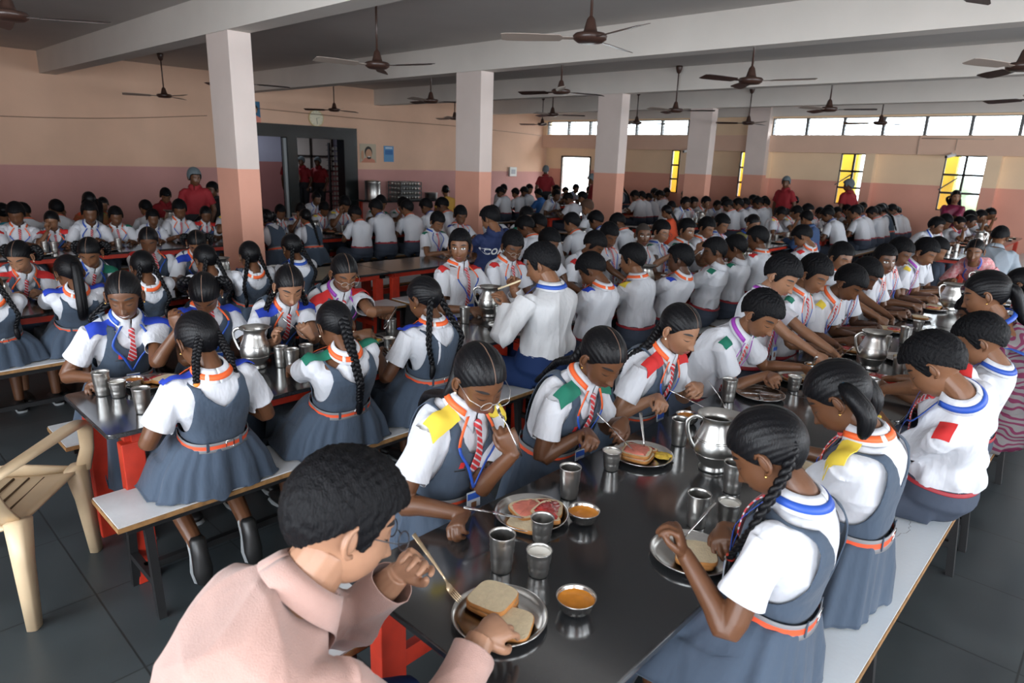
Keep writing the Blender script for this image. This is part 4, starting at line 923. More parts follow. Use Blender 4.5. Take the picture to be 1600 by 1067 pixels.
        if lod < 2:
            V, F = remesh(m, .010, 3, .5); N_ = vnormals(V, F); V = V + N_ * wrinkle(V, .0035 * s, 3 + sp.get('seed', 1))[:, None]; V[:, 2] = np.where((V[:, 1] < .26 * s) & (V[:, 2] < ps.hz + .004) & (V[:, 2] > ps.hz - .08), ps.hz + .004, V[:, 2]) if not ps.stand else V[:, 2]
            obj('trousers', (V, F, None), sp.get('trmat', M_slatet), root)
        else: obj('trousers', m, sp.get('trmat', M_slatet), root)
    # ---- shoes
    if lod < 2 and not sp.get('noshoes'):
        for side, hipj, kn, an in legs:
            m = MB(); fd = np.array([0, 1., 0]) if not sp.get('tuck') else nrm(np.array([0, -.25, -1])); up = np.array([0, 0, 1.]) if not sp.get('tuck') else np.array([0, -1., .2]); zz = an if sp.get('tuck') else np.array([an[0], an[1], 0])
            c0 = an + up * 0 - (up * .05 if sp.get('tuck') else 0); c0 = zz + (up * .035 if not sp.get('tuck') else -up * .0)
            pts = [c0 - fd * .055, c0 - fd * .04, c0 + fd * .03, c0 + fd * .10, c0 + fd * .155, c0 + fd * .17]; m.tube(pts, np.array([(.022, .02), (.032, .036), (.034, .038), (.040, .028), (.032, .02), (.012, .01)]) * s, 14, 0, up=up)
            so = MB(); cs = c0 - up * .030; so.tube([p_ - up * .030 for p_ in pts], np.array([(.022, .010), (.034, .010), (.033, .010), (.043, .010), (.035, .010), (.014, .008)]) * s, 14, 0, up=up, power=3)
            sh_ = obj('shoe', m, M_shoe, root); obj('sole', so, M_sole, sh_)
            if sp.get('tuck'):
                tr = MB()
                for k in range(7): y = -.05 + .035 * k; tr.tube([cs + fd * y + np.cross(fd, up) * x_ - up * .009 for x_ in (-.026, 0, .026)], .0028, 5)
                obj('tread', tr, mat('pale_sole_tread', (.5, .54, .55, 1), .6), sh_)
    # ---- small things
    if fem and lod < 2:
        for sd in (-1, 1): m = MB(); m.ell(hl((sd * .083, .004, -.036)), (.0045,) * 3, 8, 6); obj('earring', m, M_pearl if sp.get('seed', 1) % 2 else M_gold, root)
    if sp.get('glasses'):
        m = MB(); gm = M_lens if sp['glasses'] == 'light' else M_lensd
        for sd in (-1, 1):
            a = np.linspace(0, 2 * np.pi, 17)[:-1]; ring = [hl((sd * .031 + .021 * math.cos(t), .104, -.004 + .016 * math.sin(t))) for t in a]; m.tube(ring + [ring[0]], .0014, 6, caps=False)
            m.tube([hl((sd * .051, .102, .0)), hl((sd * .074, .07, .002)), hl((sd * .079, -.005, .004))], .0014, 6)
        m.tube([hl((-.010, .106, .0)), hl((.010, .106, .0))], .0014, 6); obj('spectacles', m, gm, root)
    if sp.get('extra'): sp['extra'](root, ps, XH, bvh if top != 'none' else None)
    ps.tips = tipsd; ps.arms = arms; ps.root = root; return ps
def to_world(ps, p): return np.linalg.inv(ps.W2L) @ np.asarray(p, float) + ps.loc
# ================================================================ tableware and food
def M_(n, *a, **k): return mat(n, *a, **k)
M_crumb = mat('white_bread_crumb', (.72, .60, .40, 1), .9, noise=.12, nscale=60, bump=.3, bscale=160); M_crust = mat('bread_crust', (.48, .20, .05, 1), .8, noise=.3, nscale=30)
M_jam = mat('red_fruit_jam', (.55, .035, .03, 1), .25, noise=.5, nscale=60, bump=.6, bscale=90, coat=.5); M_butter = mat('pink_jam_smear', (.72, .22, .16, 1), .5, noise=.3, nscale=40)
M_egg = mat('yellow_omelette', (.72, .48, .06, 1), .55, noise=.35, nscale=40, bump=.6, bscale=60); M_curry = mat('orange_curry', (.72, .26, .02, 1), .25, noise=.2, nscale=40, coat=.4); M_milk = mat('milk', (.85, .83, .76, 1), .3)
M_knife = mat('bright_cutlery_steel', (.62, .62, .62, 1), .2, 1); M_fork = mat('brass_toned_fork', (.55, .42, .27, 1), .3, .8)
def plate(): 
    t = empty('steel_plate'); R = .124
    obj('plate_body', MB().lathe([(0, .004), (.07, .004), (R - .022, .005), (R - .012, .012), (R - .004, .020), (R, .021), (R + .001, .0195), (R - .004, .014), (R - .014, .003), (R - .024, 0), (0, 0)], 48, cap0=False), M_steel, t)
    return t
def tumbler(h=.115, r0=.029, r1=.037, ring=True):
    t = empty('steel_tumbler'); pr = [(0, .004), (r0 - .002, .004)]; out = []
    z = np.linspace(.004, h, 14)
    pr = [(0, .003), (r0 - .002, .003)] + [(r0 - .0012 + (r1 - r0) * k / h, k) for k in z[1:]] + [(r1 + .0016, h + .0015), (r1 + .002, h)]
    pr += [(r0 + .0008 + (r1 - r0) * k / h + (.0012 if ring and i in (3, 5, 9) else 0), k) for i, k in enumerate(z[::-1][1:])] + [(r0, 0), (0, 0)]
    obj('tumbler_body', MB().lathe(pr, 32, cap0=False), M_steelb, t); return t
def small_glass(fill=None):
    t = tumbler(.078, .026, .036, True); t.name = 'steel_cup'
    if fill: obj('milk' if fill is M_milk else 'drink', MB().lathe([(0, .066), (.0325, .066), (.0335, .068)], 24, cap0=False), fill, t)
    return t
def bowl():
    t = empty('steel_bowl'); obj('bowl_body', MB().lathe([(0, .003), (.03, .004), (.044, .018), (.050, .040), (.053, .046), (.054, .045), (.051, .038), (.045, .016), (.031, .001), (0, 0)], 32, cap0=False), M_steel, t)
    obj('curry', MB().lathe([(0, .033), (.02, .0335), (.0475, .033), (.049, .034)], 24, cap0=False), M_curry, t); return t
def jug(h=1.0):
    t = empty('steel_jug'); pr = [(.040, 0), (.050, .0), (.052, .008), (.046, .018), (.047, .026), (.066, .050), (.078, .085), (.0795, .100), (.078, .115), (.070, .145), (.060, .170), (.0535, .190), (.053, .205), (.058, .216), (.075, .228), (.077, .229), (.0745, .2265), (.056, .213), (.051, .20), (.0515, .19), (.058, .168), (.076, .10), (.064, .05), (.0, .03)]
    b = MB(); n = 48; b.lathe(pr, n, cap0=True); v = b.v[0]; a = np.arctan2(v[:, 1], v[:, 0]); sp_ = np.exp(-(a / .45) ** 2) * sm(v[:, 2], .19, .228); v[:, 0] += sp_ * .020; v[:, 2] += sp_ * .006
    obj('jug_body', b, M_steelb, t)
    rg = MB()
    for z, r in ((.072, .0752), (.128, .0755), (.134, .0738)): a = np.linspace(0, 2 * np.pi, 41)[:-1]; P = np.stack([r * np.cos(a), r * np.sin(a), 0 * a + z], 1); rg.tube(np.r_[P, P[:1]], .0013, 6, caps=False)
    obj('band', rg, M_steel, t)
    hd = MB(); hd.tube(smooth_path([(-.055, 0, .208), (-.085, 0, .218), (-.112, 0, .20), (-.113, 0, .165), (-.096, 0, .115), (-.075, 0, .085)], 4), [(.0085, .004)] * 21, 10, up=(0, 1, 0)); obj('handle', hd, M_steel, t); return t
def bread(jam=None, half=False, th=.014):
    t = empty('bread_slice'); w = .058; pts = []
    for k in range(40):
        a = 2 * math.pi * k / 40; c, s_ = math.cos(a), math.sin(a); e = .42; x = w * math.copysign(abs(c) ** e, c); y = w * math.copysign(abs(s_) ** e, s_); y += .004 * math.cos(x / w * 2.6) * (1 if y > 0 else 0)
        if half and x + y > .02: d = (x + y - .02) / 2; x -= d; y -= d
        pts.append((x, y))
    m = MB(); n = len(pts); P = np.array([[(x * k, y * k, z) for x, y in pts] for k, z in ((.93, 0), (1, .002), (1.0, th - .002), (.965, th))]); m.grid(P, cv=True, flip=True); m.f.append(tuple(range(n))[::-1]); m.m.append(0)
    obj('crust', m, M_crust, t); m = MB(); m.add([(x * .965, y * .965, th) for x, y in pts] + [(x * .5, y * .5, th + .001) for x, y in pts] + [(0, 0, th + .001)], [(i, (i + 1) % n, n + (i + 1) % n, n + i) for i in range(n)] + [(n + i, n + (i + 1) % n, 2 * n) for i in range(n)])
    obj('crumb', m, M_crumb, t)
    if jam:
        r = np.random.default_rng(3); q = [(x * (.72 + .16 * r.random()), y * (.72 + .16 * r.random())) for x, y in pts]; m = MB(); P = np.array([[(x * k, y * k, th + z) for x, y in q] for k, z in ((1, .0005), (.93, .004), (.5, .005 + .0), (.2, .006))]); P[1:, :, 2] += r.normal(0, .0009, P[1:, :, 2].shape); m.grid(P, cv=True, flip=True); m.f.append(tuple(range(3 * n, 4 * n))); m.m.append(0)
        obj('jam', m, jam, t)
    return t
def omelette():
    r = np.random.default_rng(5); m = MB(); nu, nv = 26, 9; P = np.zeros((nv, nu, 3)); a = np.linspace(0, 2 * np.pi, nu, endpoint=False); rr = .040 + .007 * np.sin(3 * a) + .004 * np.sin(7 * a)
    for i in range(nv): u = 1 - i / (nv - 1); P[i] = np.stack([rr * u * np.cos(a), rr * .8 * u * np.sin(a), .004 + .011 * (1 - u ** 4) + .003 * np.sin(5 * a + 9 * u) * u], 1)
    m.grid(P, cv=True, flip=True); o = obj('omelette', m, M_egg); return o
def fork(mt=None, tines=3):
    t = empty('fork'); mt = mt or M_knife; obj('handle', MB().tube([(0, -.10, 0), (0, -.04, .001), (0, .02, .002), (0, .04, 0)], [(.0075, .0016), (.006, .0018), (.0032, .0018), (.004, .0016)], 8), mt, t)
    h = MB(); h.tube([(0, .038, 0), (0, .05, -.003), (0, .062, -.003)], [(.004, .0014), (.011, .0012), (.0115, .001)], 8)
    for k in range(4): x = -.0095 + k * .0063; h.tube([(x, .06, -.003), (x, .078, .0), (x, .092, .003)], [.0017, .0015, .0007], 5)
    obj('tines', h, mt, t); return t
def knife():
    t = empty('table_knife'); obj('handle', MB().tube([(0, -.10, 0), (0, -.05, 0), (0, 0, 0)], [(.008, .003), (.007, .003), (.006, .0025)], 8), M_knife, t); m = MB(); m.tube([(0, 0, 0), (.001, .06, 0), (.0, .10, 0), (-.004, .115, 0)], [(.0085, .0012), (.0095, .001), (.008, .0008), (.001, .0005)], 8); obj('blade', m, M_knife, t); return t
def spoon():
    t = empty('spoon'); obj('handle', MB().tube([(0, -.10, 0), (0, -.02, .002), (0, .03, 0)], [(.007, .0015), (.0035, .0018), (.003, .0015)], 8), M_knife, t); m = MB(); m.ell((0, .052, -.001), (.014, .024, .004), 12, 8); obj('spoon_bowl', m, M_knife, t); return t
PROTO = {}
MAKE = dict(plate=plate, tumbler=tumbler, cup=lambda: small_glass(M_milk), emptycup=lambda: small_glass(None), bowl=bowl, jug=jug, bread=bread, jambread=lambda: bread(M_jam), pinkbread=lambda: bread(M_butter), halfbread=lambda: bread(M_jam, True), omelette=omelette, fork=fork, brassfork=lambda: fork(M_fork), knife=knife, spoon=spoon)
CAT = dict(plate='plate', tumbler='tumbler', cup='cup', emptycup='cup', bowl='bowl', jug='jug', bread='bread', jambread='bread', pinkbread='bread', halfbread='bread', omelette='omelette', fork='fork', brassfork='fork', knife='knife', spoon='spoon')
GRP = dict(plate='round steel plates', tumbler='tall steel tumblers', cup='small steel cups', emptycup='small steel cups', bowl='steel curry bowls', jug='steel water jugs', bread='slices of bread', jambread='slices of bread', pinkbread='slices of bread', halfbread='slices of bread', omelette='pieces of omelette', fork='forks in use', brassfork='forks in use', knife='knives in use', spoon='spoons')
def put(kind, loc, rz=0, label=None, M=None, sc=1):
    if kind not in PROTO: o = PROTO[kind] = MAKE[kind]()
    else: o = copy_tree(PROTO[kind])
    if M is not None: o.matrix_world = M
    else: o.location = loc; o.rotation_euler = (0, 0, math.radians(rz)); o.scale = (sc, sc, sc)
    tag(o, label, CAT[kind], GRP[kind]); return o
def held(kind, a, b, label, roll=0):
    """utensil whose grip is at a and whose tip points to b (world)"""
    a = Vector(a); d = (Vector(b) - a).normalized(); z = Vector((0, 0, 1)); x = d.cross(z).normalized(); z = x.cross(d)
    R = Matrix((x, d, z)).transposed().to_4x4(); return put(kind, None, 0, label, Matrix.Translation(a) @ R @ Matrix.Rotation(roll, 4, 'Y') @ Matrix.Translation((0, .04, 0)))
T_ = TZ + .0005; WHO = {}
def serve(who, x, y, items, pz=T_):
    """a plate with food; items: (kind, dx, dy, dz, rot)"""
    put('plate', (x, y, pz), 0, 'round steel plate of food in front of ' + who)
    n = {}
    for kd, dx, dy, dz, r in items:
        n[kd] = n.get(kd, 0) + 1; nm = {'bread': 'plain white bread slice', 'jambread': 'bread slice with red jam', 'pinkbread': 'bread slice with pink jam smear', 'halfbread': 'cut piece of jam bread', 'omelette': 'yellow omelette piece', 'bowl': 'curry bowl', 'fork': 'fork', 'knife': 'knife'}[kd]
        up = {1: '', 2: ' upper', 3: ' third'}[n[kd]]
        put(kd, (x + dx, y + dy, pz + .006 + dz), r, (up.strip() + ' ' + nm).strip() + ' on the plate of ' + who)
# ================================================================ people close to the camera, one by one
HIPX = {'Al': -1.64, 'Ar': -.475, 'Bl': -3.79, 'Br': -2.79, 'Cl': -6.28, 'Cr': -5.34}
def kid(kind, row, head, label, dy=0.0, tw=0, **k):
    yaw = (0 if row.endswith('l') else 180) + tw; sp = dict(kind=kind, hip=(k.pop('hx', HIPX[row]), head[1] + dy), yaw=yaw, head=head, label=label, lod=k.pop('lod', 0), seed=len(label) + int(head[1] * 10))
    sp.update(k); sp.setdefault('s', 1.03); return person(sp)
# ---- main table, left bench (faces towards +x)
kid('girl', 'Al', (-1.477, 1.436, 1.20), 'girl in clear spectacles with yellow shoulder flaps raising a fork to her mouth', -.02, hyaw=-12, hpitch=30, hroll=4, hair='pony', path=[(-1.60, 1.42, 1.12), (-1.76, 1.46, 1.06), (-1.86, 1.50, .97)], flap='y', lan='o', glasses='light', skin=0, s=1.06, hs=1.06,
    R=(-1.385, 1.29, .80), dR=(.9, .35, -.1), nR=(.1, .5, -.8), L=(-1.37, 1.50, .955), dL=(.25, -.35, .85), nL=(-.6, -.8, .1), curlR=(.95, 1.0, 1.0, 1.0), curlL=(.55, .9, 1.1, 1.2), eL=(.2, -.6, -.9))
kid('girl', 'Al', (-1.413, 2.03, 1.17), 'girl with green shoulder flaps and one long loose plait, cutting her jam bread', -.03, hyaw=-14, hpitch=34, hair='one', path=[(-1.55, 2.04, 1.13), (-1.68, 2.09, 1.08), (-1.77, 2.12, 1.0)], flap='g', lan='o', skin=0, hs=1.05,
    R=(-1.42, 1.98, .875), dR=(.6, .75, -.05), nR=(.4, -.2, -.8), L=(-1.40, 2.20, .865), dL=(.85, .2, -.3), nL=(-.1, -.5, -.8))
kid('girl', 'Al', (-1.426, 2.64, 1.18), 'light-skinned girl with red shoulder flaps and one plait, eating over her plate', -.02, hyaw=-10, hpitch=22, hair='one', flap='r', lan='o', skin=2, hs=1.03,
    R=(-1.44, 2.53, .88), dR=(.7, .7, -.1), nR=(.3, -.2, -.85), L=(-1.38, 2.80, .885), dL=(.8, .1, .1), nL=(0, -.6, -.7), path=[(-1.54, 2.58, 1.10), (-1.60, 2.52, 1.03), (-1.64, 2.48, .96)])
kid('boy', 'Al', (-1.337, 3.30, 1.17), 'boy with green shoulder flaps bending over his plate beside the empty plate', .0, hyaw=-8, hpitch=34, flap='g', lan='v', skin=1, hs=1.08, R=(-1.30, 3.42, .83), dR=(.7, .7, 0), L=(-1.20, 3.62, .85))
kid('boy', 'Al', (-1.527, 4.00, 1.27), 'tall boy with thick hair, yellow collar flap and violet lanyard', -.05, hyaw=-6, hpitch=30, flap='y', lan='v', skin=2, hs=1.10, R=(-1.25, 3.98, .84), L=(-1.2, 4.12, .84))
kid('boy', 'Al', (-1.463, 4.36, 1.25), 'boy with green shoulder flap and thick hair, right of the violet lanyard boy', .02, hyaw=-14, hpitch=28, flap='g', lan='o', skin=1, hs=1.08)
kid('boy', 'Al', (-1.351, 4.72, 1.17), 'boy with yellow flap bending low beside a jam bread plate', .03, hyaw=-10, hpitch=40, flap='y', lan='o', skin=0, hs=1.05, lod=1)
kid('boy', 'Al', (-1.397, 5.22, 1.17), 'dark-skinned boy bending forward behind the low-bending yellow flap boy', .0, hpitch=36, hyaw=-8, lan='b', skin=3, lod=1, hs=1.05)
kid('boy', 'Al', (-1.70, 5.62, 1.22), 'boy with half hidden face behind the boy looking at the camera', .0, hpitch=15, hyaw=-30, lan='o', skin=1, lod=1, hs=1.05)
kid('boy', 'Al', (-1.48, 6.0, 1.20), 'boy with yellow flap looking straight at the camera, middle of main table', .0, hyaw=-45, hpitch=6, eyes='open', flap='y', lan='o', skin=0, lod=0, hs=1.05)
kid('boy', 'Al', (-1.499, 6.50, 1.22), 'boy with navy flap reaching forward with a fork, far half of main table', .0, hpitch=26, hyaw=-16, flap='b', lan='o', skin=0, lod=1, hs=1.08)
kid('boy', 'Al', (-1.40, 6.95, 1.20), 'boy with yellow flap and pink lanyard next to the reaching boy', .0, hpitch=28, hyaw=-14, flap='y', lan='v', skin=1, lod=1, hs=1.08)
kid('boy', 'Al', (-1.42, 7.50, 1.18), 'boy at the far end of the main table, behind the pink lanyard boy', .0, hpitch=28, hyaw=-10, lan='b', skin=1, lod=2)
# ---- main table, right bench (faces towards -x)
kid('girl', 'Ar', (-.606, 1.66, 1.17), 'girl with one thick plait in front, blue collar band, back to us at near right', .03, tw=4, hyaw=6, hpitch=38, hair='twofront', braid=.3, lan='b', skin=0, s=1.05, hs=1.08, spread=(.25, .15, .2), waist=.72, hx=-.56, vback=.58, band=M_red,
    L=(-.72, 1.47, .90), dL=(-.18, .25, .9), nL=(-.5, .85, 0), R=(-.75, 1.78, .83), dR=(-.8, -.3, -.1), nR=(-.1, -.4, -.8), eL=(-.3, -.9, -.9), curlL=(.8, .9, 1, 1))
kid('girl', 'Ar', (-.618, 2.24, 1.18), 'girl with two bushy pigtails in blue bands and a yellow flap', .05, hyaw=10, hpitch=42, hair='pigtails', band=mat('bright_blue_hair_tie', (.02, .35, .8, 1), .5), flap='y', lan='o', skin=0, s=1.04, hs=1.08, spread=(.25, .15, .2), hx=-.53, vback=.66, L=(-.80, 2.40, .84), R=(-.86, 2.5, .84), card=False)
kid('boy', 'Ar', (-.50, 3.02, 1.155), 'stout boy with red shoulder flap and wrist band leaning over the main table', .17, tw=6, hyaw=-4, hpitch=42, flap='r', lan='b', skin=1, s=1.12, w=1.14, hs=1.14, belt=True, L=(-.72, 3.22, .84), R=(-.78, 3.50, .86), hx=-.44, blouse=1.5, waist=1.0)
kid('boy', 'Ar', (-.47, 3.84, 1.12), 'boy with bushy hair behind the stout boy on the right bench', .05, hyaw=10, hpitch=30, lan='b', skin=1, s=1.05, hs=1.12)
kid('boy', 'Ar', (-.60, 4.60, 1.12), 'short-haired boy bending beside the teacher in patterned sari', .05, hyaw=0, hpitch=30, skin=0, s=1.02, hs=1.08, lod=1)
kid('boy', 'Ar', (-.42, 5.2, 1.12), 'dark-haired pupil at the right edge beyond the patterned sari', .0, hpitch=25, skin=0, lod=1)
kid('girl', 'Ar', (-.55, 5.75, 1.17), 'pupil half cut off by the right edge, facing left', .0, hpitch=15, skin=1, lod=1)
# ---- second row, right bench: backs towards us
kid('girl', 'Br', (-2.746, 1.04, 1.13), 'girl with two short ponytails in orange bands, back to us near the plastic chair', .02, hyaw=8, hpitch=30, hair='two', braid=.10, band=mat('orange_hair_band', (.8, .22, .02, 1), .5), flap='b', lan='o', skin=0, s=1.05, hs=1.08, tuck=True, spread=(.26, .15, .2), L=(-2.93, .90, .80), R=(-2.9, 1.2, .8), hx=-2.76)
kid('girl', 'Br', (-2.708, 1.66, 1.10), 'girl with one short plait and red collar band, back to us, second along', .02, hyaw=-6, hpitch=36, hair='one', flap='g', lan='o', skin=0, s=1.05, w=1.08, hs=1.06, spread=(.27, .15, .2), L=(-3.1, 1.62, .80), hx=-2.75)
kid('girl', 'Br', (-2.766, 2.25, 1.15), 'girl with gold earring and two long looped plaits, back to us, third along', .02, hyaw=12, hpitch=20, hair='two', braid=.2, flap='b', lan='o', skin=0, s=1.05, hs=1.06, spread=(.26, .15, .2), L=(-2.95, 2.08, .82), hx=-2.76)
person(dict(kind='man', hip=(-2.70, 3.20), yaw=192, head=(-2.715, 3.16, 1.26), hyaw=12, hpitch=18, label='broad man in white long-sleeved shirt holding a bread stick to his mouth', s=1.20, w=1.18, hs=1.12, lod=0, lan='b', sleeve=1.9, shirtmat=M_whiteM, trmat=M_navyt, hair='man', skin=1, R=(-2.86, 3.06, 1.10), L=(-2.78, 2.92, 1.03), dL=(-.5, .2, .7), nL=(-.3, .8, 0), dR=(-.2, -.3, .7), belt=False, wr=1.2, seed=3, tie=False, card=False, thin=1.2, shfwd=.05))
kid('boy', 'Br', (-2.794, 3.80, 1.15), 'boy with bowed head and navy flap right beside the broad man', .02, hyaw=22, hpitch=38, flap='b', lan='o', skin=0, hs=1.06)
kid('boy', 'Br', (-2.84, 4.38, 1.17), 'boy with yellow flap and red belt, back to us, right of the bowed head boy', .03, hyaw=12, hpitch=12, flap='y', lan='o', skin=1, s=1.08, hs=1.06)
kid('boy', 'Br', (-2.692, 4.85, 1.15), 'boy with blue flap, back to us, beside the distant steel jug', .02, hyaw=18, hpitch=6, flap='b', lan='o', skin=3, hs=1.06)
kid('boy', 'Br', (-2.723, 5.50, 1.16), 'boy with plain collar and green flap, back to us, sitting sideways', .02, hyaw=26, hpitch=12, tw=14, flap='g', skin=0, s=1.06, hs=1.06)
kid('boy', 'Br', (-2.764, 6.0, 1.15), 'boy with green flap, back to us, behind the sideways boy', .02, hyaw=18, hpitch=14, flap='g', skin=0, lod=1, hs=1.06)
kid('boy', 'Br', (-2.80, 6.55, 1.20), 'boy with red flap, back to us, in the middle of the picture', .02, hyaw=20, hpitch=14, flap='r', lan='o', skin=0, lod=1, hs=1.06)
kid('boy', 'Br', (-2.72, 7.55, 1.17), 'boy with red collar flap leaning left, before the olive dress woman', .1, hyaw=15, hpitch=35, flap='r', lan='o', skin=1, lod=1, hs=1.06)
# ---- second row, left bench: faces towards us
kid('girl', 'Bl', (-3.604, 1.03, 1.18), 'smiling girl with blue flaps raising her left hand beside her face', .0, hyaw=-26, hpitch=20, eyes='smile', hair='two', flap='b', lan='b', skin=0, s=1.06, hs=1.06, R=(-3.55, .86, .80), dR=(.6, .6, -.1), L=(-3.40, 1.20, 1.02), dL=(.2, -.15, .9), nL=(-.7, -.5, .1), eL=(.5, .5, -.9), band=mat('pink_hair_tie', (.8, .25, .3, 1), .5))
kid('girl', 'Bl', (-3.70, 1.46, 1.12), 'girl with looped plaits and blue flaps looking straight down, face hidden', .02, hyaw=-30, hpitch=52, hair='loops', flap='b', lan='o', skin=0, hs=1.06)
kid('girl', 'Bl', (-3.5, 1.86, 1.15), 'fair girl with front plaits and blue flaps holding knife and fork upright', .0, hyaw=-16, hpitch=30, hair='twofront', band=M_beltr, flap='b', lan='o', skin=2, hs=1.05, R=(-3.32, 1.68, .90), dR=(.4, .3, .7), nR=(-.3, .5, 0), L=(-3.25, 1.84, .90), dL=(.4, -.2, .7), nL=(-.3, -.6, 0))
kid('girl', 'Bl', (-3.539, 2.25, 1.18), 'girl in spectacles with red flaps and violet lanyard scooping food', .0, hyaw=-14, hpitch=28, hair='one', flap='r', lan='v', glasses='light', skin=1, s=1.08, hs=1.05, w=1.08, R=(-3.4, 2.25, .82), L=(-3.46, 2.56, .92), dL=(.5, -.2, -.5), eL=(.1, .9, -.2))
kid('boy', 'Bl', (-3.746, 3.40, 1.24), 'stout boy with red flaps staring at the camera above the steel jug', .0, hyaw=-48, hpitch=4, eyes='open', flap='r', lan='o', skin=1, s=1.12, w=1.12, hs=1.10, R=(-3.52, 3.32, .80), L=(-3.40, 3.55, .82))
kid('boy', 'Bl', (-3.638, 3.87, 1.22), 'boy in spectacles with red flaps looking down beside the staring boy', .0, hyaw=-24, hpitch=26, flap='r', lan='o', glasses='light', skin=0, s=1.08, w=1.05, hs=1.08)
kid('boy', 'Bl', (-3.745, 4.45, 1.2), 'boy hidden behind the head of the broad man', .0, hpitch=25, skin=0, lod=1, hs=1.05)
kid('boy', 'Bl', (-3.552, 4.85, 1.17), 'boy with red flap bending between the broad man and bowed boy', .0, hyaw=6, hpitch=36, flap='r', skin=0, lod=1, hs=1.08)
kid('boy', 'Bl', (-3.787, 5.40, 1.2), 'boy with red flap and downcast eyes above the bowed head boy', .0, hyaw=-20, hpitch=28, flap='r', lan='o', skin=0, hs=1.08)
kid('boy', 'Bl', (-3.698, 5.87, 1.19), 'boy with shaved head looking towards the camera', .0, hyaw=-42, hpitch=4, eyes='open', hair='shaved', lan='o', skin=0, hs=1.05)
kid('boy', 'Bl', (-3.755, 6.32, 1.19), 'boy in dark spectacles with green flap holding bread to his mouth', .0, hyaw=-12, hpitch=14, flap='g', glasses='dark', lan='b', skin=2, lod=0, R=(-3.48, 6.12, 1.0), dR=(.1, .3, .9), L=(-3.45, 6.35, 1.0), dL=(.1, -.3, .9), hs=1.05)
kid('boy', 'Bl', (-3.693, 6.75, 1.19), 'boy with green flap biting bread held in both hands', .0, hyaw=-8, hpitch=12, eyes='open', flap='g', lan='o', skin=1, lod=1, R=(-3.46, 6.6, 1.0), dR=(.1, .3, .9), L=(-3.46, 6.8, 1.0), dL=(.1, -.3, .9), hs=1.06)
kid('boy', 'Bl', (-3.70, 7.22, 1.19), 'boy with lanyard right of the boy biting bread', .0, hyaw=-10, hpitch=22, lan='o', skin=1, lod=1, hs=1.06)
kid('boy', 'Bl', (-3.78, 7.75, 1.2), 'chubby boy with red flap, last at the left bench of second row', .0, hyaw=-12, hpitch=24, flap='r', lan='b', skin=1, lod=1, hs=1.06)
# ---- row before the columns
kid('girl', 'Cr', (-4.524, 0.541, 1.047), 'girl cut off by the left edge, back to us, slate skirt on the bench', .02, hpitch=30, hair='two', skin=0, lod=1, hx=-5.05 + .0, spread=(.26, .15, .2)) if False else None
kid('girl', 'Cr', (-5.283, 0.728, 1.026), 'girl cut off by the left edge, back to us', .02, hpitch=30, hair='two', lan='o', skin=0, lod=1, spread=(.26, .16, .2))
kid('girl', 'Cr', (-5.262, 1.186, 1.047), 'girl with loose hair and blue flap, back to us at the left, red collar band', .02, hyaw=10, hpitch=30, hair='pony', flap='b', lan='o', skin=0, lod=0, s=1.04, hs=1.08, spread=(.26, .16, .2))
kid('girl', 'Cr', (-5.231, 1.643, 1.047), 'girl with back to us hidden behind the smiling girl', .02, hpitch=30, hair='twoback', lan='o', skin=0, lod=1, hs=1.06)
kid('girl', 'Cr', (-5.252, 2.101, 1.058), 'girl with looped plaits, back to us, behind the girl looking down', .02, hyaw=10, hpitch=28, hair='two', skin=0, lod=1, hs=1.06)
kid('girl', 'Cr', (-5.200, 2.434, 1.068), 'girl with two swinging plaits, back to us, before the nearest column', .02, hyaw=-4, hpitch=22, hair='two', braid=.2, lan='o', skin=0, lod=0, hs=1.06, s=1.04)
kid('girl', 'Cr', (-5.325, 2.870, 1.089), 'girl with thick plaits and blue collar band, back to us, right of column', .02, hyaw=6, hpitch=26, hair='two', braid=.2, lan='b', skin=0, lod=0, hs=1.06, s=1.05)
kid('girl', 'Cl', (-5.98, 1.05, 1.08), 'girl with red flaps facing us at the far left, looking down', .0, hyaw=-36, hpitch=30, hair='loops', flap='r', lan='o', skin=2, lod=0, hs=1.05)
kid('girl', 'Cl', (-5.95, 1.5, 1.08), 'girl with green flap facing us, second from the left edge', .0, hyaw=-30, hpitch=34, hair='loops', flap='g', lan='b', skin=1, lod=1, hs=1.05)
kid('girl', 'Cl', (-6.3, 2.05, 1.10), 'girl with red flaps leaning forward behind the smiling girl', .0, hyaw=-26, hpitch=24, hair='one', flap='r', lan='o', skin=0, lod=1, hs=1.05)
kid('girl', 'Cl', (-6.05, 2.36, 1.08), 'girl with blue flap and orange band left of the nearest column', .0, hyaw=-24, hpitch=36, hair='loops', flap='b', lan='o', skin=1, lod=1, hs=1.05)
kid('boy', 'Cl', (-6.178, 5.24, 1.13), 'boy with green flap eating alone at the end of the empty table', .0, hyaw=-6, hpitch=30, flap='g', lan='b', skin=1, lod=0, hs=1.05)
kid('boy', 'Cl', (-6.30, 5.72, 1.18), 'boy with blue flaps before the second column, left of the coach', .0, hyaw=-22, hpitch=24, flap='b', lan='o', skin=0, lod=1, hs=1.05)
kid('boy', 'Cl', (-6.40, 6.42, 1.15), 'boy with green flap peering past the right shoulder of the coach', .0, hyaw=-26, hpitch=10, flap='g', skin=1, lod=1, hs=1.05)
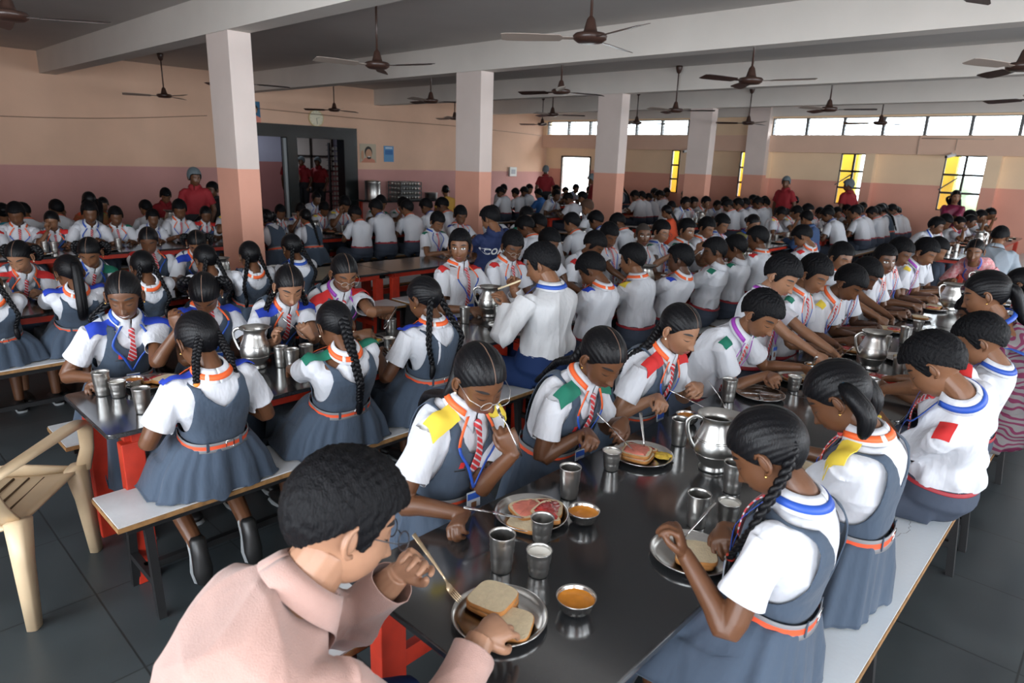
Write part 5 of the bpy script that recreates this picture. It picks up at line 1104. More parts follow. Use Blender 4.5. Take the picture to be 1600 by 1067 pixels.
def coach_extra(root, ps, XH, bvh):
    c, X, F, T = ps.spine(np.array(.74)); fc = bpy.data.curves.new('lettering', 'FONT'); fc.body = 'COACH'; fc.size = .105; fc.extrude = .001; fc.align_x = 'CENTER'; fc.space_character = 1.08; fc.offset = .0035
    o = bpy.data.objects.new('tmpf', fc); COL.objects.link(o); dg = bpy.context.evaluated_depsgraph_get(); me = o.evaluated_get(dg).to_mesh(); v = np.array([p.co[:] for p in me.vertices]); f = [tuple(p.vertices) for p in me.polygons]; o.evaluated_get(dg).to_mesh_clear(); bpy.data.objects.remove(o)
    P = np.array([c + X * a[0] * .9 + T * (a[1] - .04) for a in v]) - F * .3
    Q = np.array([ (lambda h: (np.array(h[0]) - F * .004) if h[0] is not None else p)(bvh.ray_cast(Vector(p), Vector(F))) for p in P])
    obj('lettering', (Q, f, None), mat('white_print', (.8, .8, .8, 1), .7), root, smooth=False, solid=.001)
M_navy = mat('navy_polo_cloth', (.010, .022, .085, 1), .8, bump=.15, bscale=30)
person(dict(kind='man', hip=(-5.18, 5.12), yaw=176, head=(-5.077, 5.03, 1.27), hyaw=18, hpitch=22, label='coach in navy polo shirt with white lettering across his back', s=1.18, w=1.05, hs=1.08, lod=0, shirtmat=M_navy, trmat=M_navyt, hair='man', skin=1, belt=False, tie=False, seed=2, extra=coach_extra, sleeve=.75))
# ---- adults at the end of the main table and the teacher in the sari
M_pinkd = mat('pink_printed_cotton', (.62, .14, .17, 1), .8, noise=.65, nscale=38, dark=(.75, .50, .50, 1)); M_greyk = mat('pale_grey_cotton', (.28, .33, .38, 1), .8, bump=.2, bscale=25)
person(dict(kind='woman', hip=(-1.18, 8.74), yaw=-92, head=(-1.23, 8.29, 1.13), hyaw=6, hpitch=14, label='woman in pink printed top facing us across the end of the main table', s=1.08, hs=1.10, lod=0, shirtmat=M_pinkd, hair='bun', skin=1, lan='b', card=False, lower='trousers', trmat=M_pinkd, L=(-1.02, 8.3, .80), R=(-1.4, 8.3, .80), sleeve=.8, seed=4))
person(dict(kind='man', hip=(-1.19, 9.25), yaw=85, head=(-1.19, 9.42, 1.20), hyaw=0, hpitch=34, label='man in pale grey shirt bending away behind the woman in pink', s=1.16, hs=1.08, lod=1, shirtmat=M_greyk, trmat=M_navyt, hair='man', skin=1, belt=False, tie=False, seed=5, w=1.1))
def sari_mat():
    m = mat('printed_sari_cloth', (.17, .155, .155, 1), .8); nt = m.node_tree; b = nt.nodes['Principled BSDF']; N = nt.nodes.new; L = nt.links.new
    tc = N('ShaderNodeTexCoord'); w = N('ShaderNodeTexWave'); w.wave_type = 'RINGS'; w.inputs['Scale'].default_value = 9; w.inputs['Distortion'].default_value = 14; w.inputs['Detail'].default_value = 1; L(tc.outputs['Object'], w.inputs[0])
    n = N('ShaderNodeTexVoronoi'); n.inputs['Scale'].default_value = 16; L(tc.outputs['Object'], n.inputs[0]); r = N('ShaderNodeMath'); r.operation = 'GREATER_THAN'; r.inputs[1].default_value = .62; L(w.outputs[1], r.inputs[0])
    mx = N('ShaderNodeMix'); mx.data_type = 'RGBA'; L(r.outputs[0], mx.inputs[0]); mx.inputs[6].default_value = (.17, .155, .155, 1); mx.inputs[7].default_value = (.13, .012, .05, 1); L(mx.outputs[2], b.inputs['Base Color']); return m
M_sari = sari_mat(); M_sarib = mat('royal_blue_sari_border', (.01, .07, .36, 1), .7)
def sari_extra(root, ps, XH, bvh):
    s = ps.s
    rows = []; tt = np.linspace(0, 1, 22)                   # pallu falling over the shoulder and down the back, blue border
    for t in tt:
        if t < .35: q = t / .35; p = ps.tor(np.array(.62 + .33 * q), np.array(-1.0 + .35 * q), .035 * s)
        else: q = (t - .35) / .65; p = ps.tor(np.array(.95), np.array(-1.2), .035 * s) * (1 - sm(q, 0, .15)) + sm(q, 0, .15) * np.array([-.16 * s, -.10 * s - .11 * s * sm(q, 0, .5), ps.N[2] - .06 - q * (ps.N[2] - .16)])
        rows.append(p)
    rows = smooth_path(rows, 2); c, X, F, T = ps.spine(np.array(.8)); m = MB(); m2 = MB(); G = []; H = []
    for i, p in enumerate(rows):
        w = .26 * s; G.append([p + X * (a * w) + F * .012 * math.sin(a * 9 + i * .1) for a in np.linspace(0, 1, 9)]); H.append([p + X * (a * .055 - .05) + F * .012 * math.sin(a * 2) - F * .004 for a in np.linspace(0, 1, 4)])
    m.grid(np.array(G)); m2.grid(np.array(H)); so = obj('sari_pallu', m, M_sari, root, solid=.003); obj('sari_border', m2, M_sarib, so, solid=.003)
person(dict(kind='woman', hip=(-.36, 4.30), yaw=190, head=(-.53, 4.16, 1.30), hyaw=0, hpitch=20, label='teacher in maroon printed sari with blue border seated at the right bench', s=1.16, hs=1.08, lod=0, shirtmat=M_sari, hair='pony', path=[(-.36, 4.22, 1.20), (-.27, 4.24, 1.08)], band=mat('teal_hair_tie', (.02, .3, .4, 1), .5), skin=1, lan='b', card=False, lower='trousers', trmat=M_sari, extra=sari_extra, sleeve=.55, seed=6, noshoes=True, belt=False))
# ---- the man in pink at the head of the main table
M_pinks = mat('dusty_pink_shirt_cloth', (.44, .275, .235, 1), .8, spec=.25, noise=.06, nscale=30, bump=.35, bscale=420, sheen=.3)
person(dict(kind='man', hip=(-1.10, .34), yaw=72, seat=.45, head=(-1.035, .640, 1.195), hyaw=-2, hpitch=26, hroll=-6, label='man in dusty pink shirt at the head of the main table holding a fork', s=1.24, w=1.10, hs=1.17, lod=0, vox=.0036, shirtmat=M_pinks, trmat=M_navyt, hair='man', skin=4, glasses='dark', belt=False, tie=False, sleeve=1.86, wr=.8, seed=9,
    L=(-1.135, .845, .925), dL=(.35, .3, .45), nL=(.75, -.45, .1), curlL=(.5, .75, .9, 1.0), R=(-.90, .895, .85), dR=(-.30, .75, -.12), nR=(-.35, -.1, -.9), curlR=(.35, .45, .55, .6), eR=(.6, -.6, -.75), eL=(-.5, -.2, -.9), thin=1.25, shfwd=.05))
t = empty('stool', (-1.10, .34, 0), .3, 'dark stool under the man in pink', 'stool'); obj('stool_seat', slab(MB(), round_rect(-.17, .17, -.17, .17, .04), .42, .45), M_black, t, smooth=False)
for sx in (-1, 1):
    for sy in (-1, 1): obj('leg', MB().bar((sx * .13, sy * .13, .42), (sx * .16, sy * .16, 0), .03, .03), M_black, t, smooth=False)
# ================================================================ distant pupils: kind, head x, head y, head height, flap colour, label
FAR = [
    ('b', -10.1, 1.88, 1.03, '', 'back-turned white-shirted boy, leftmost of those at the far left edge'),
    ('b', -10.1, 2.22, 1.07, '', 'back-turned white-shirted boy, second from left of those at the far left edge'),
    ('f', -8.97, 0.25, 1.08, 'g', 'facing white-shirted boy with green flaps, seated at the far left edge'),
    ('f', -8.97, 0.59, 1.09, 'b', 'facing white-shirted boy with blue flaps, seated at the far left edge'),
    ('h', -8.97, 0.93, 1.16, '', 'facing pinafore girl, seated left of the nearest column'),
    ('f', -8.97, 1.27, 1.13, 'r', 'facing white-shirted boy with red flaps, seated left of the nearest column'),
    ('f', -8.97, 1.61, 1.16, '', 'facing white-shirted boy, leftmost of those left of the nearest column'),
    ('b', -10.1, 3.29, 1.03, '', 'back-turned white-shirted boy, seated left of the nearest column'),
    ('f', -8.97, 2.29, 1.16, '', 'facing white-shirted boy, second from left of those left of the nearest column'),
    ('h', -8.97, 1.95, 1.02, 'r', 'facing pinafore girl with red flaps, second from left of those left of the nearest column'),
    ('f', -8.97, 2.63, 1.05, 'g', 'facing white-shirted boy with green flaps, seated left of the nearest column'),
    ('f', -8.97, 2.97, 1.0, '', 'facing white-shirted boy, third from left of those left of the nearest column'),
    ('f', -8.97, 3.31, 1.15, '', 'facing white-shirted boy, fourth from left of those left of the nearest column'),
    ('h', -11.1, 3.05, 1.02, 'r', 'facing pinafore girl with red flaps, leftmost of those left of the nearest column'),
    ('h', -8.97, 3.65, 1.02, 'r', 'facing pinafore girl with red flaps, seated just left of the nearest column'),
    ('f', -8.97, 4.01, 1.16, 'y', 'facing white-shirted boy with yellow flaps, leftmost of those before the kitchen opening'),
    ('f', -8.97, 4.35, 1.02, 'r', 'facing white-shirted boy with red flaps, seated before the kitchen opening'),
    ('g', -8.03, 4.06, 1.04, '', 'back-turned pinafore girl, leftmost of those before the kitchen opening'),
    ('f', -8.97, 4.69, 1.0, '', 'facing white-shirted boy, leftmost of those before the kitchen opening'),
    ('g', -8.03, 4.55, 1.03, '', 'back-turned pinafore girl, second from left of those before the kitchen opening'),
    ('f', -11.1, 6.43, 1.05, '', 'facing white-shirted boy, second from left of those before the kitchen opening'),
    ('f', -8.97, 5.03, 1.02, 'b', 'facing white-shirted boy with blue flaps, seated before the kitchen opening'),
    ('f', -8.97, 5.37, 1.04, 'y', 'facing white-shirted boy with yellow flaps, second from left of those before the kitchen opening'),
    ('f', -8.97, 5.71, 1.16, 'y', 'facing white-shirted boy with yellow flaps, third from left of those before the kitchen opening'),
    ('b', -8.03, 5.29, 1.05, '', 'back-turned white-shirted boy, seated before the kitchen opening'),
    ('f', -8.97, 6.39, 1.16, 'g', 'facing white-shirted boy with green flaps, leftmost of those left of the second column'),
    ('b', -8.03, 5.7, 1.16, '', 'back-turned white-shirted boy, leftmost of those left of the second column'),
    ('f', -8.97, 6.8, 1.1, 'g', 'facing white-shirted boy with green flaps, second from left of those left of the second column'),
    ('b', -8.03, 6.22, 1.14, '', 'back-turned white-shirted boy, second from left of those left of the second column'),
    ('b', -8.03, 6.65, 1.15, '', 'back-turned white-shirted boy, third from left of those left of the second column'),
    ('b', -8.16, 7.03, 1.16, '', 'back-turned white-shirted boy, fourth from left of those left of the second column'),
    ('b', -11.1, 11.86, 1.08, '', 'back-turned white-shirted boy, second from left of those between second and third columns'),
    ('b', -11.1, 12.24, 1.12, '', 'back-turned white-shirted boy, third from left of those between second and third columns'),
    ('f', -11.85, 12.21, 1.16, '', 'facing white-shirted boy, leftmost of those between second and third columns'),
    ('f', -11.85, 13.14, 1.16, '', 'facing white-shirted boy, second from left of those between second and third columns'),
    ('f', -9.65, 11.49, 1.16, '', 'facing white-shirted boy, third from left of those between second and third columns'),
    ('f', -11.85, 14.3, 1.11, 'g', 'facing white-shirted boy with green flaps, second from left of those between second and third columns'),
    ('f', -11.85, 14.64, 1.04, '', 'facing white-shirted boy, fourth from left of those between second and third columns'),
    ('f', -11.85, 14.98, 1.16, '', 'facing white-shirted boy, fifth from left of those between second and third columns'),
    ('b', -8.85, 11.06, 1.13, '', 'back-turned white-shirted boy, sixth from left of those between second and third columns'),
    ('b', -8.85, 11.58, 1.16, '', 'back-turned white-shirted boy, eighth from left of those between second and third columns'),
    ('g', -11.1, 14.88, 1.13, '', 'back-turned pinafore girl, seated between second and third columns'),
    ('b', -11.1, 11.33, 1.13, '', 'back-turned white-shirted boy, leftmost of those between second and third columns'),
    ('b', -5.2, 6.65, 1.16, '', 'back-turned white-shirted boy, seventh from left of those between second and third columns'),
    ('b', -5.2, 7.19, 1.16, '', 'back-turned white-shirted boy, leftmost of those between third and fourth columns'),
    ('b', -5.2, 7.59, 1.11, '', 'back-turned white-shirted boy, second from left of those between third and fourth columns'),
    ('f', -6.2, 6.88, 1.16, 'g', 'facing white-shirted boy with green flaps, leftmost of those between second and third columns'),
    ('b', -5.2, 6.08, 1.16, '', 'back-turned white-shirted boy, fifth from left of those between second and third columns'),
    ('b', -5.2, 5.74, 1.16, '', 'back-turned white-shirted boy, fourth from left of those between second and third columns'),
    ('g', -11.1, 16.3, 1.16, '', 'back-turned pinafore girl, seated between third and fourth columns'),
    ('h', -11.85, 16.3, 1.16, '', 'facing pinafore girl, leftmost of those between third and fourth columns'),
    ('b', -8.85, 13.54, 1.16, '', 'back-turned white-shirted boy, third from left of those between third and fourth columns'),
    ('b', -8.85, 13.88, 1.12, '', 'back-turned white-shirted boy, fourth from left of those between third and fourth columns'),
    ('b', -8.85, 14.26, 1.04, '', 'back-turned white-shirted boy, fifth from left of those between third and fourth columns'),
    ('b', -8.85, 14.62, 1.15, '', 'back-turned white-shirted boy, sixth from left of those between third and fourth columns'),
    ('f', -9.65, 15.62, 1.15, '', 'facing white-shirted boy, leftmost of those between third and fourth columns'),
    ('h', -9.65, 15.96, 1.04, '', 'facing pinafore girl, second from left of those between third and fourth columns'),
    ('f', -9.65, 16.3, 1.15, '', 'facing white-shirted boy, third from left of those between third and fourth columns'),
    ('f', -6.95, 11.98, 1.03, 'y', 'facing white-shirted boy with yellow flaps, seated between third and fourth columns'),
    ('f', -6.95, 12.32, 1.15, '', 'facing white-shirted boy, second from left of those between third and fourth columns'),
    ('f', -6.95, 12.85, 1.13, 'b', 'facing white-shirted boy with blue flaps, seated right of the fourth column'),
    ('f', -6.95, 13.32, 1.14, '', 'facing white-shirted boy, leftmost of those right of the fourth column'),
    ('f', -6.95, 13.78, 1.0, '', 'facing white-shirted boy, second from left of those right of the fourth column'),
    ('f', -6.95, 14.3, 1.1, '', 'facing white-shirted boy, third from left of those right of the fourth column'),
    ('g', -8.85, 15.96, 1.14, '', 'back-turned pinafore girl, leftmost of those right of the fourth column'),
    ('g', -8.85, 16.3, 1.12, '', 'back-turned pinafore girl, second from left of those right of the fourth column'),
    ('b', -6.15, 12.78, 1.14, '', 'back-turned white-shirted boy, leftmost of those right of the fourth column'),
    ('b', -6.15, 13.35, 1.15, '', 'back-turned white-shirted boy, second from left of those right of the fourth column'),
    ('b', -6.15, 13.75, 1.13, '', 'back-turned white-shirted boy, third from left of those right of the fourth column'),
    ('b', -6.15, 14.22, 1.16, '', 'back-turned white-shirted boy, fourth from left of those right of the fourth column'),
    ('b', -6.15, 14.63, 1.12, '', 'back-turned white-shirted boy, fifth from left of those right of the fourth column'),
    ('h', -6.95, 15.62, 1.15, 'b', 'facing pinafore girl with blue flaps, seated right of the fourth column'),
    ('f', -6.95, 15.96, 1.08, '', 'facing white-shirted boy, leftmost of those before the middle yellow window'),
    ('f', -6.95, 16.3, 1.07, 'g', 'facing white-shirted boy with green flaps, seated before the middle yellow window'),
    ('f', -4.65, 11.71, 1.12, 'y', 'facing white-shirted boy with yellow flaps, leftmost of those before the middle yellow window'),
    ('f', -4.65, 12.3, 1.13, 'y', 'facing white-shirted boy with yellow flaps, second from left of those before the middle yellow window'),
    ('f', -4.65, 12.84, 1.16, '', 'facing white-shirted boy, second from left of those before the middle yellow window'),
    ('b', -6.15, 15.96, 1.07, '', 'back-turned white-shirted boy, leftmost of those before the middle yellow window'),
    ('f', -4.65, 13.69, 1.02, 'r', 'facing white-shirted boy with red flaps, leftmost of those before the middle yellow window'),
    ('b', -6.15, 16.3, 1.13, '', 'back-turned white-shirted boy, second from left of those before the middle yellow window'),
    ('b', -3.9, 12.06, 1.16, '', 'back-turned white-shirted boy, third from left of those before the middle yellow window'),
    ('f', -4.65, 14.14, 1.07, '', 'facing white-shirted boy, third from left of those before the middle yellow window'),
    ('f', -4.65, 14.58, 1.0, '', 'facing white-shirted boy, fourth from left of those before the middle yellow window'),
    ('f', -4.65, 15.1, 1.05, 'r', 'facing white-shirted boy with red flaps, second from left of those before the middle yellow window'),
    ('f', -4.65, 15.6, 1.13, '', 'facing white-shirted boy, fifth from left of those before the middle yellow window'),
    ('b', -3.9, 13.35, 1.16, '', 'back-turned white-shirted boy, fourth from left of those before the middle yellow window'),
    ('b', -3.9, 13.69, 1.16, '', 'back-turned white-shirted boy, fifth from left of those before the middle yellow window'),
    ('b', -3.9, 14.26, 1.1, '', 'back-turned white-shirted boy, leftmost of those near the right yellow window'),
    ('b', -3.9, 14.6, 1.09, '', 'back-turned white-shirted boy, second from left of those near the right yellow window'),
    ('b', -3.9, 15.28, 1.14, '', 'back-turned white-shirted boy, third from left of those near the right yellow window'),
    ('b', -3.9, 15.62, 1.12, '', 'back-turned white-shirted boy, fourth from left of those near the right yellow window'),
    ('b', -3.9, 15.96, 1.05, '', 'back-turned white-shirted boy, fifth from left of those near the right yellow window'),
    ('b', -3.9, 16.3, 1.0, '', 'back-turned white-shirted boy, sixth from left of those near the right yellow window'),
    ('h', -4.65, 16.3, 1.09, '', 'facing pinafore girl, seated near the right yellow window'),
    ('g', -3.9, 14.94, 1.16, '', 'back-turned pinafore girl, seated near the right yellow window'),
    ('f', -2.35, 11.5, 1.16, '', 'facing white-shirted boy, leftmost of those near the right yellow window'),
    ('f', -2.35, 12.59, 1.16, 'y', 'facing white-shirted boy with yellow flaps, seated near the right yellow window'),
    ('f', -2.35, 13.59, 1.04, 'r', 'facing white-shirted boy with red flaps, seated near the right yellow window'),
    ('f', -2.35, 14.21, 1.06, '', 'facing white-shirted boy, second from left of those near the right yellow window'),
    ('f', -2.35, 14.55, 1.16, '', 'facing white-shirted boy, third from left of those near the right yellow window'),
    ('f', -2.35, 15.36, 1.13, '', 'facing white-shirted boy, fourth from left of those near the right yellow window'),
    ('h', -2.35, 16.3, 1.16, 'y', 'facing pinafore girl with yellow flaps, seated near the right yellow window'),
]

# ================================================================ the crowd: prototypes posed once, then copied with all their parts
PT = {}
def proto(key):
    if key in PT: return PT[key], False
    c, fl, v = key; kind = 'girl' if c in 'gh' else 'boy'; r = random.Random(str(key))
    hd = (.16 + .05 * v, r.uniform(-.03, .03), 1.10 + .0 * v); sp = dict(kind=kind, hip=(0, 0), yaw=0, head=hd, hyaw=(-1 if c in 'fh' else 1) * r.uniform(0, 26), hpitch=r.uniform(14, 38), lod=2, flap=fl or None, lan=('o', 'o', 'b')[v], front=c in 'fh', tie=c in 'fh', card=False,
        skin=(0, 1, 0)[v], s=1.0, hs=1.05, hair=('two', 'one', 'loops')[v] if kind == 'girl' else 'boy', seed=v + 2)
    if v == 1: sp['R'] = (.30, -.10, .98); sp['dR'] = (.1, .2, .9)
    PT[key] = person(sp).root; return PT[key], True
for i, (c, x, y, z, fl, lb) in enumerate(FAR):
    o, new = proto((c, fl, i % 3 if c in 'bg' or not fl else i % 2))
    if not new: o = copy_tree(o)
    sc = z / 1.10; back = c in 'bg'; lean = .17
    o.location = (x + (lean if back else -lean), y, SZ * (1 - sc)); o.scale = (sc, sc, sc); o.rotation_euler = (0, 0, (math.pi if back else 0) - math.pi / 2 + random.uniform(-.12, .12))
    tag(o, lb, 'person', 'pupils in the distance')
# ---- standing helpers and other adults in the distance
M_maroon = mat('red_polo_shirt', (.24, .008, .014, 1), .8, bump=.15, bscale=25); M_dark = mat('dark_trousers', (.012, .012, .016, 1), .8)
def staff(x, y, head_z, yaw, label, **k):
    sc = head_z / 1.60; sp = dict(kind='man', stand=True, hip=(x, y), yaw=yaw, head=(x + .03 * math.cos(math.radians(yaw)), y + .03 * math.sin(math.radians(yaw)), head_z), hpitch=8, lod=1, s=1.17 * sc, hs=1.05, shirtmat=M_maroon, trmat=M_dark, hair='boy', hairnet=True, belt=False, tie=False, skin=0, sleeve=.7, seed=int(abs(x * 7)) + 1, label=label, noshoes=True); sp.update(k); person(sp)
staff(-9.85, 3.9, 1.49, -30, 'helper in red polo shirt and hair net standing left of the nearest column', hyaw=30)
staff(-10.5, 4.42, 1.28, -60, 'dark-haired helper in dark shirt half hidden by the nearest column', hairnet=False, shirtmat=M_dark)
staff(-12.2, 14.2, 1.60, 130, 'helper in red polo shirt and grey net standing in the far corner, back turned')
staff(-10.2, 13.7, 1.45, -120, 'helper in red polo shirt beside the third column, head bowed', hpitch=30)
staff(-5.75, 14.6, 1.58, -100, 'helper in red polo shirt before the wall between yellow windows', hyaw=20)
staff(-4.7, 15.3, 1.57, 160, 'helper in red polo shirt with grey net before the middle yellow window', hyaw=20)
staff(-17.0, 9.25, 1.68, -60, 'kitchen worker standing leftmost in the dark kitchen doorway', hyaw=30)
staff(-17.1, 9.66, 1.62, -60, 'kitchen worker standing in the middle of the kitchen doorway, barely lit')
staff(-16.8, 9.98, 1.62, -60, 'kitchen worker standing rightmost in the kitchen doorway')
M_msari = mat('maroon_silk', (.16, .012, .045, 1), .45); M_yelk = mat('mustard_kurta', (.55, .30, .05, 1), .8); M_teal = mat('teal_sari', (.02, .28, .38, 1), .7); M_chk = mat('blue_checked_shirt', (.03, .14, .42, 1), .8, noise=.3, nscale=60); M_jack = mat('navy_jacket', (.02, .055, .15, 1), .7); M_orn = mat('orange_red_sari', (.70, .08, .02, 1), .7); M_olive = mat('olive_kurta', (.25, .24, .09, 1), .8); M_grns = mat('red_green_sari', (.50, .04, .02, 1), .7, noise=.5, nscale=7, dark=(.03, .09, .02, 1))
staff(-2.5, 13.9, 1.50, -95, 'woman in maroon sari with long hair standing before the right yellow window', kind='woman', hair='long', hairnet=False, shirtmat=M_msari, trmat=M_msari, lower='trousers', hyaw=30, R=(-2.4, 13.6, 1.1), L=(-2.6, 13.6, 1.1), skin=1)
def adult(x, y, z, yaw, label, **k):
    sc = z / 1.25; a = math.radians(yaw); sp = dict(kind='man', hip=(x - .12 * math.cos(a), y - .12 * math.sin(a)), yaw=yaw, head=(x, y, z), hpitch=22, lod=1, s=1.14 * sc, hs=1.05, hair='boy', belt=False, tie=False, skin=1, seed=int(abs(x * 9)) + 1, label=label, trmat=M_dark, noshoes=True); sp.update(k); person(sp)
adult(-11.0, 9.55, 1.18, 150, 'woman in mustard yellow left of the second column, back to us', kind='woman', hair='bun', shirtmat=M_yelk, trmat=M_yelk)
adult(-10.55, 12.05, 1.10, 180, 'person in bright blue checked shirt, back to us, in the far block', shirtmat=M_chk)
adult(-6.15, 10.45, 1.08, 180, 'woman in orange red sari with a plait, back to us, right of the third column', kind='woman', hair='one', shirtmat=M_orn, trmat=M_orn)
adult(-10.1, 2.62, 1.18, 180, 'woman in red sari with green border and loose hair, back to us', kind='woman', hair='long', shirtmat=M_grns, trmat=M_dark)
adult(-10.1, 1.68, 1.06, 180, 'woman in teal cut off by the far left edge, back to us', kind='woman', hair='bun', shirtmat=M_teal, trmat=M_teal)
adult(-11.45, 4.05, 1.14, -10, 'man in dark red shirt bending over the table by the left wall', shirtmat=M_maroon, hpitch=34)
adult(-3.85, 10.73, 1.14, 175, 'youth in navy jacket, back to us, beside the red table legs', shirtmat=M_jack, sleeve=1.9, s=1.1, hyaw=-10)
adult(-3.6, 8.25, 1.20, -20, 'woman in olive kurta behind the boy with red collar flap', kind='woman', hair='bun', shirtmat=M_olive, trmat=M_olive, lan='b', card=False)
adult(-6.3, 8.35, 1.20, 185, 'boy with reddish brown hair before the third column, back to us', haircol=M_hairbr, kind='boy', s=1.0, trmat=M_slatet)
# ================================================================ what stands on the tables
serve('the man in dusty pink', -1.0, 1.06, [('bread', -.045, .02, .004, 8), ('bread', -.045, .02, .019, 14), ('bread', .045, -.01, .003, 30)])
serve('the spectacled yellow flap girl', -1.285, 1.50, [('bread', .03, -.055, .002, 20), ('pinkbread', -.01, -.005, .010, 70), ('jambread', .02, .05, .004, 35), ('halfbread', .06, .03, .018, 10)])
serve('the girl with green flaps', -1.285, 2.17, [('pinkbread', .0, -.03, .003, 12), ('pinkbread', -.01, -.025, .018, 20), ('halfbread', -.03, .035, .008, 60), ('omelette', .065, .05, .003, 20)])
serve('the light-skinned girl with red flaps', -1.215, 2.79, [('jambread', .0, .0, .003, 40), ('bread', .065, .045, .012, 10)])
put('plate', (-1.27, 3.26, T_), 0, 'empty steel plate with crossed cutlery on the main table'); put('fork', (-1.27, 3.26, T_ + .012), 30, 'fork lying crossed in the empty plate'); put('knife', (-1.27, 3.26, T_ + .015), -50, 'knife lying crossed in the empty plate')
serve('the girl with one thick plait', -.795, 1.68, [('bread', .02, -.01, .003, 25), ('bread', .025, -.015, .018, 35)])
serve('the girl with two bushy pigtails', -.80, 2.50, [('omelette', -.05, -.03, .003, 30), ('bread', .03, .03, .003, 10)])
serve('the boy beside the empty plate', -1.23, 3.68, [('bread', .05, .03, .003, 15), ('jambread', -.03, -.02, .003, 60)])
serve('the tall boy with yellow collar flap', -1.18, 4.15, [('jambread', .0, .02, .003, 30), ('bread', .05, -.03, .012, 70)])
serve('the thick-haired green flap boy', -1.22, 4.55, [('jambread', -.02, .02, .003, 50), ('bread', .05, .0, .010, 10)])
serve('the low-bending boy', -1.22, 4.98, [('bread', .03, .03, .003, 20), ('jambread', -.03, -.03, .003, 80)])
serve('the dark-skinned bending boy', -1.22, 5.42, [('jambread', .03, .0, .003, 20), ('bread', -.04, .0, .003, 60)])
serve('the yellow flap boy facing the camera', -1.2, 6.05, [('bread', .03, .03, .003, 20)])
serve('the reaching navy flap boy', -1.2, 6.62, [('jambread', .0, .0, .003, 20), ('bread', .0, .06, .010, 0)])
serve('the stout boy leaning on the right', -.88, 3.42, [('jambread', .0, .02, .003, 20), ('bread', -.04, -.02, .012, 60)])
serve('the bushy-haired boy on the right bench', -.90, 3.98, [('omelette', -.03, .0, .003, 20), ('halfbread', .04, .02, .003, 60), ('jambread', -.02, .05, .010, 10)])
serve('the teacher in maroon sari', -.93, 4.62, [('bread', .0, .0, .003, 20)])
ONE = [('bowl', -.885, 1.23, 'curry bowl beside the plate of the man in pink'), ('bowl', -1.145, 1.60, 'curry bowl beyond the plate of the yellow flap girl'), ('bowl', -1.345, 2.64, 'curry bowl behind the big nearest jug'), ('bowl', -1.305, 3.50, 'curry bowl by the bending boy next to the empty plate'), ('bowl', -1.24, 3.93, 'curry bowl by the tall boy with yellow collar'), ('bowl', -3.05, 2.13, 'curry bowl in front of the girl with gold earring'), ('bowl', -3.46, .98, 'curry bowl on the plate edge of the smiling girl'),
 ('tumbler', -1.15, 1.22, 'tall steel tumbler just beyond the stacked bread slices'), ('tumbler', -1.285, 1.70, 'tall steel tumbler between the yellow flap and green flap girls'), ('tumbler', -1.25, 2.40, 'tall steel tumbler left of the nearest jug'), ('tumbler', -.875, 1.86, 'tall steel tumbler beyond the plate of the plaited girl'), ('tumbler', -.90, 2.17, 'tall steel tumbler right of the nearest jug'), ('tumbler', -1.355, 3.07, 'tall steel tumbler beside the empty plate'), ('tumbler', -.86, 3.66, 'tall steel tumbler by the stout boy on the right'), ('tumbler', -1.13, 3.62, 'tall steel tumbler by the bending green flap boy'), ('tumbler', -1.08, 4.28, 'tall steel tumbler beside the second jug'), ('tumbler', -1.08, 4.72, 'tall steel tumbler beyond the second jug'), ('tumbler', -1.05, 5.12, 'tall steel tumbler among the far plates of the main table'), ('tumbler', -.86, 4.20, 'tall steel tumbler by the bushy-haired boy'),
 ('cup', -1.06, 1.28, 'small steel cup of milk near the man in pink'), ('emptycup', -1.17, 1.42, 'small empty steel cup in front of the yellow flap girl'), ('cup', -1.31, 1.99, 'small steel cup of milk before the green flap girl'), ('cup', -.81, 1.95, 'small steel cup of milk before the plaited girl'), ('cup', -1.19, 3.50, 'small steel cup of milk by the empty plate'), ('emptycup', -1.12, 4.48, 'small steel cup before the thick-haired green flap boy'), ('emptycup', -1.08, 5.6, 'small steel cup before the dark-skinned bending boy'),
 ('tumbler', -3.435, .84, 'tall steel tumbler leftmost before the smiling girl'), ('cup', -3.36, .885, 'small steel cup beside the tumbler of the smiling girl'), ('tumbler', -3.08, .90, 'tall steel tumbler at the near end of the second row'), ('tumbler', -3.30, 1.68, 'tall steel tumbler right of the second row jug'), ('tumbler', -3.215, 1.70, 'tall steel tumbler middle of three beside the second row jug'), ('tumbler', -3.24, 1.80, 'tall steel tumbler rightmost of three beside the second row jug'), ('tumbler', -3.44, 2.52, 'tall steel tumbler by the violet lanyard girl'), ('cup', -3.18, 2.32, 'small steel cup before the girl with gold earring'), ('tumbler', -3.28, 3.36, 'tall steel tumbler right of the middle jug'), ('tumbler', -3.40, 3.14, 'tall steel tumbler left of the middle jug'), ('tumbler', -3.20, 3.72, 'tall steel tumbler before the boy in spectacles'), ('tumbler', -3.25, 5.6, 'tall steel tumbler by the yellow flap back-turned boy'), ('tumbler', -3.35, 6.2, 'tall steel tumbler by the dark spectacles boy')]
for k, x, y, lb in ONE: put(k, (x, y, T_), random.uniform(0, 360), lb)
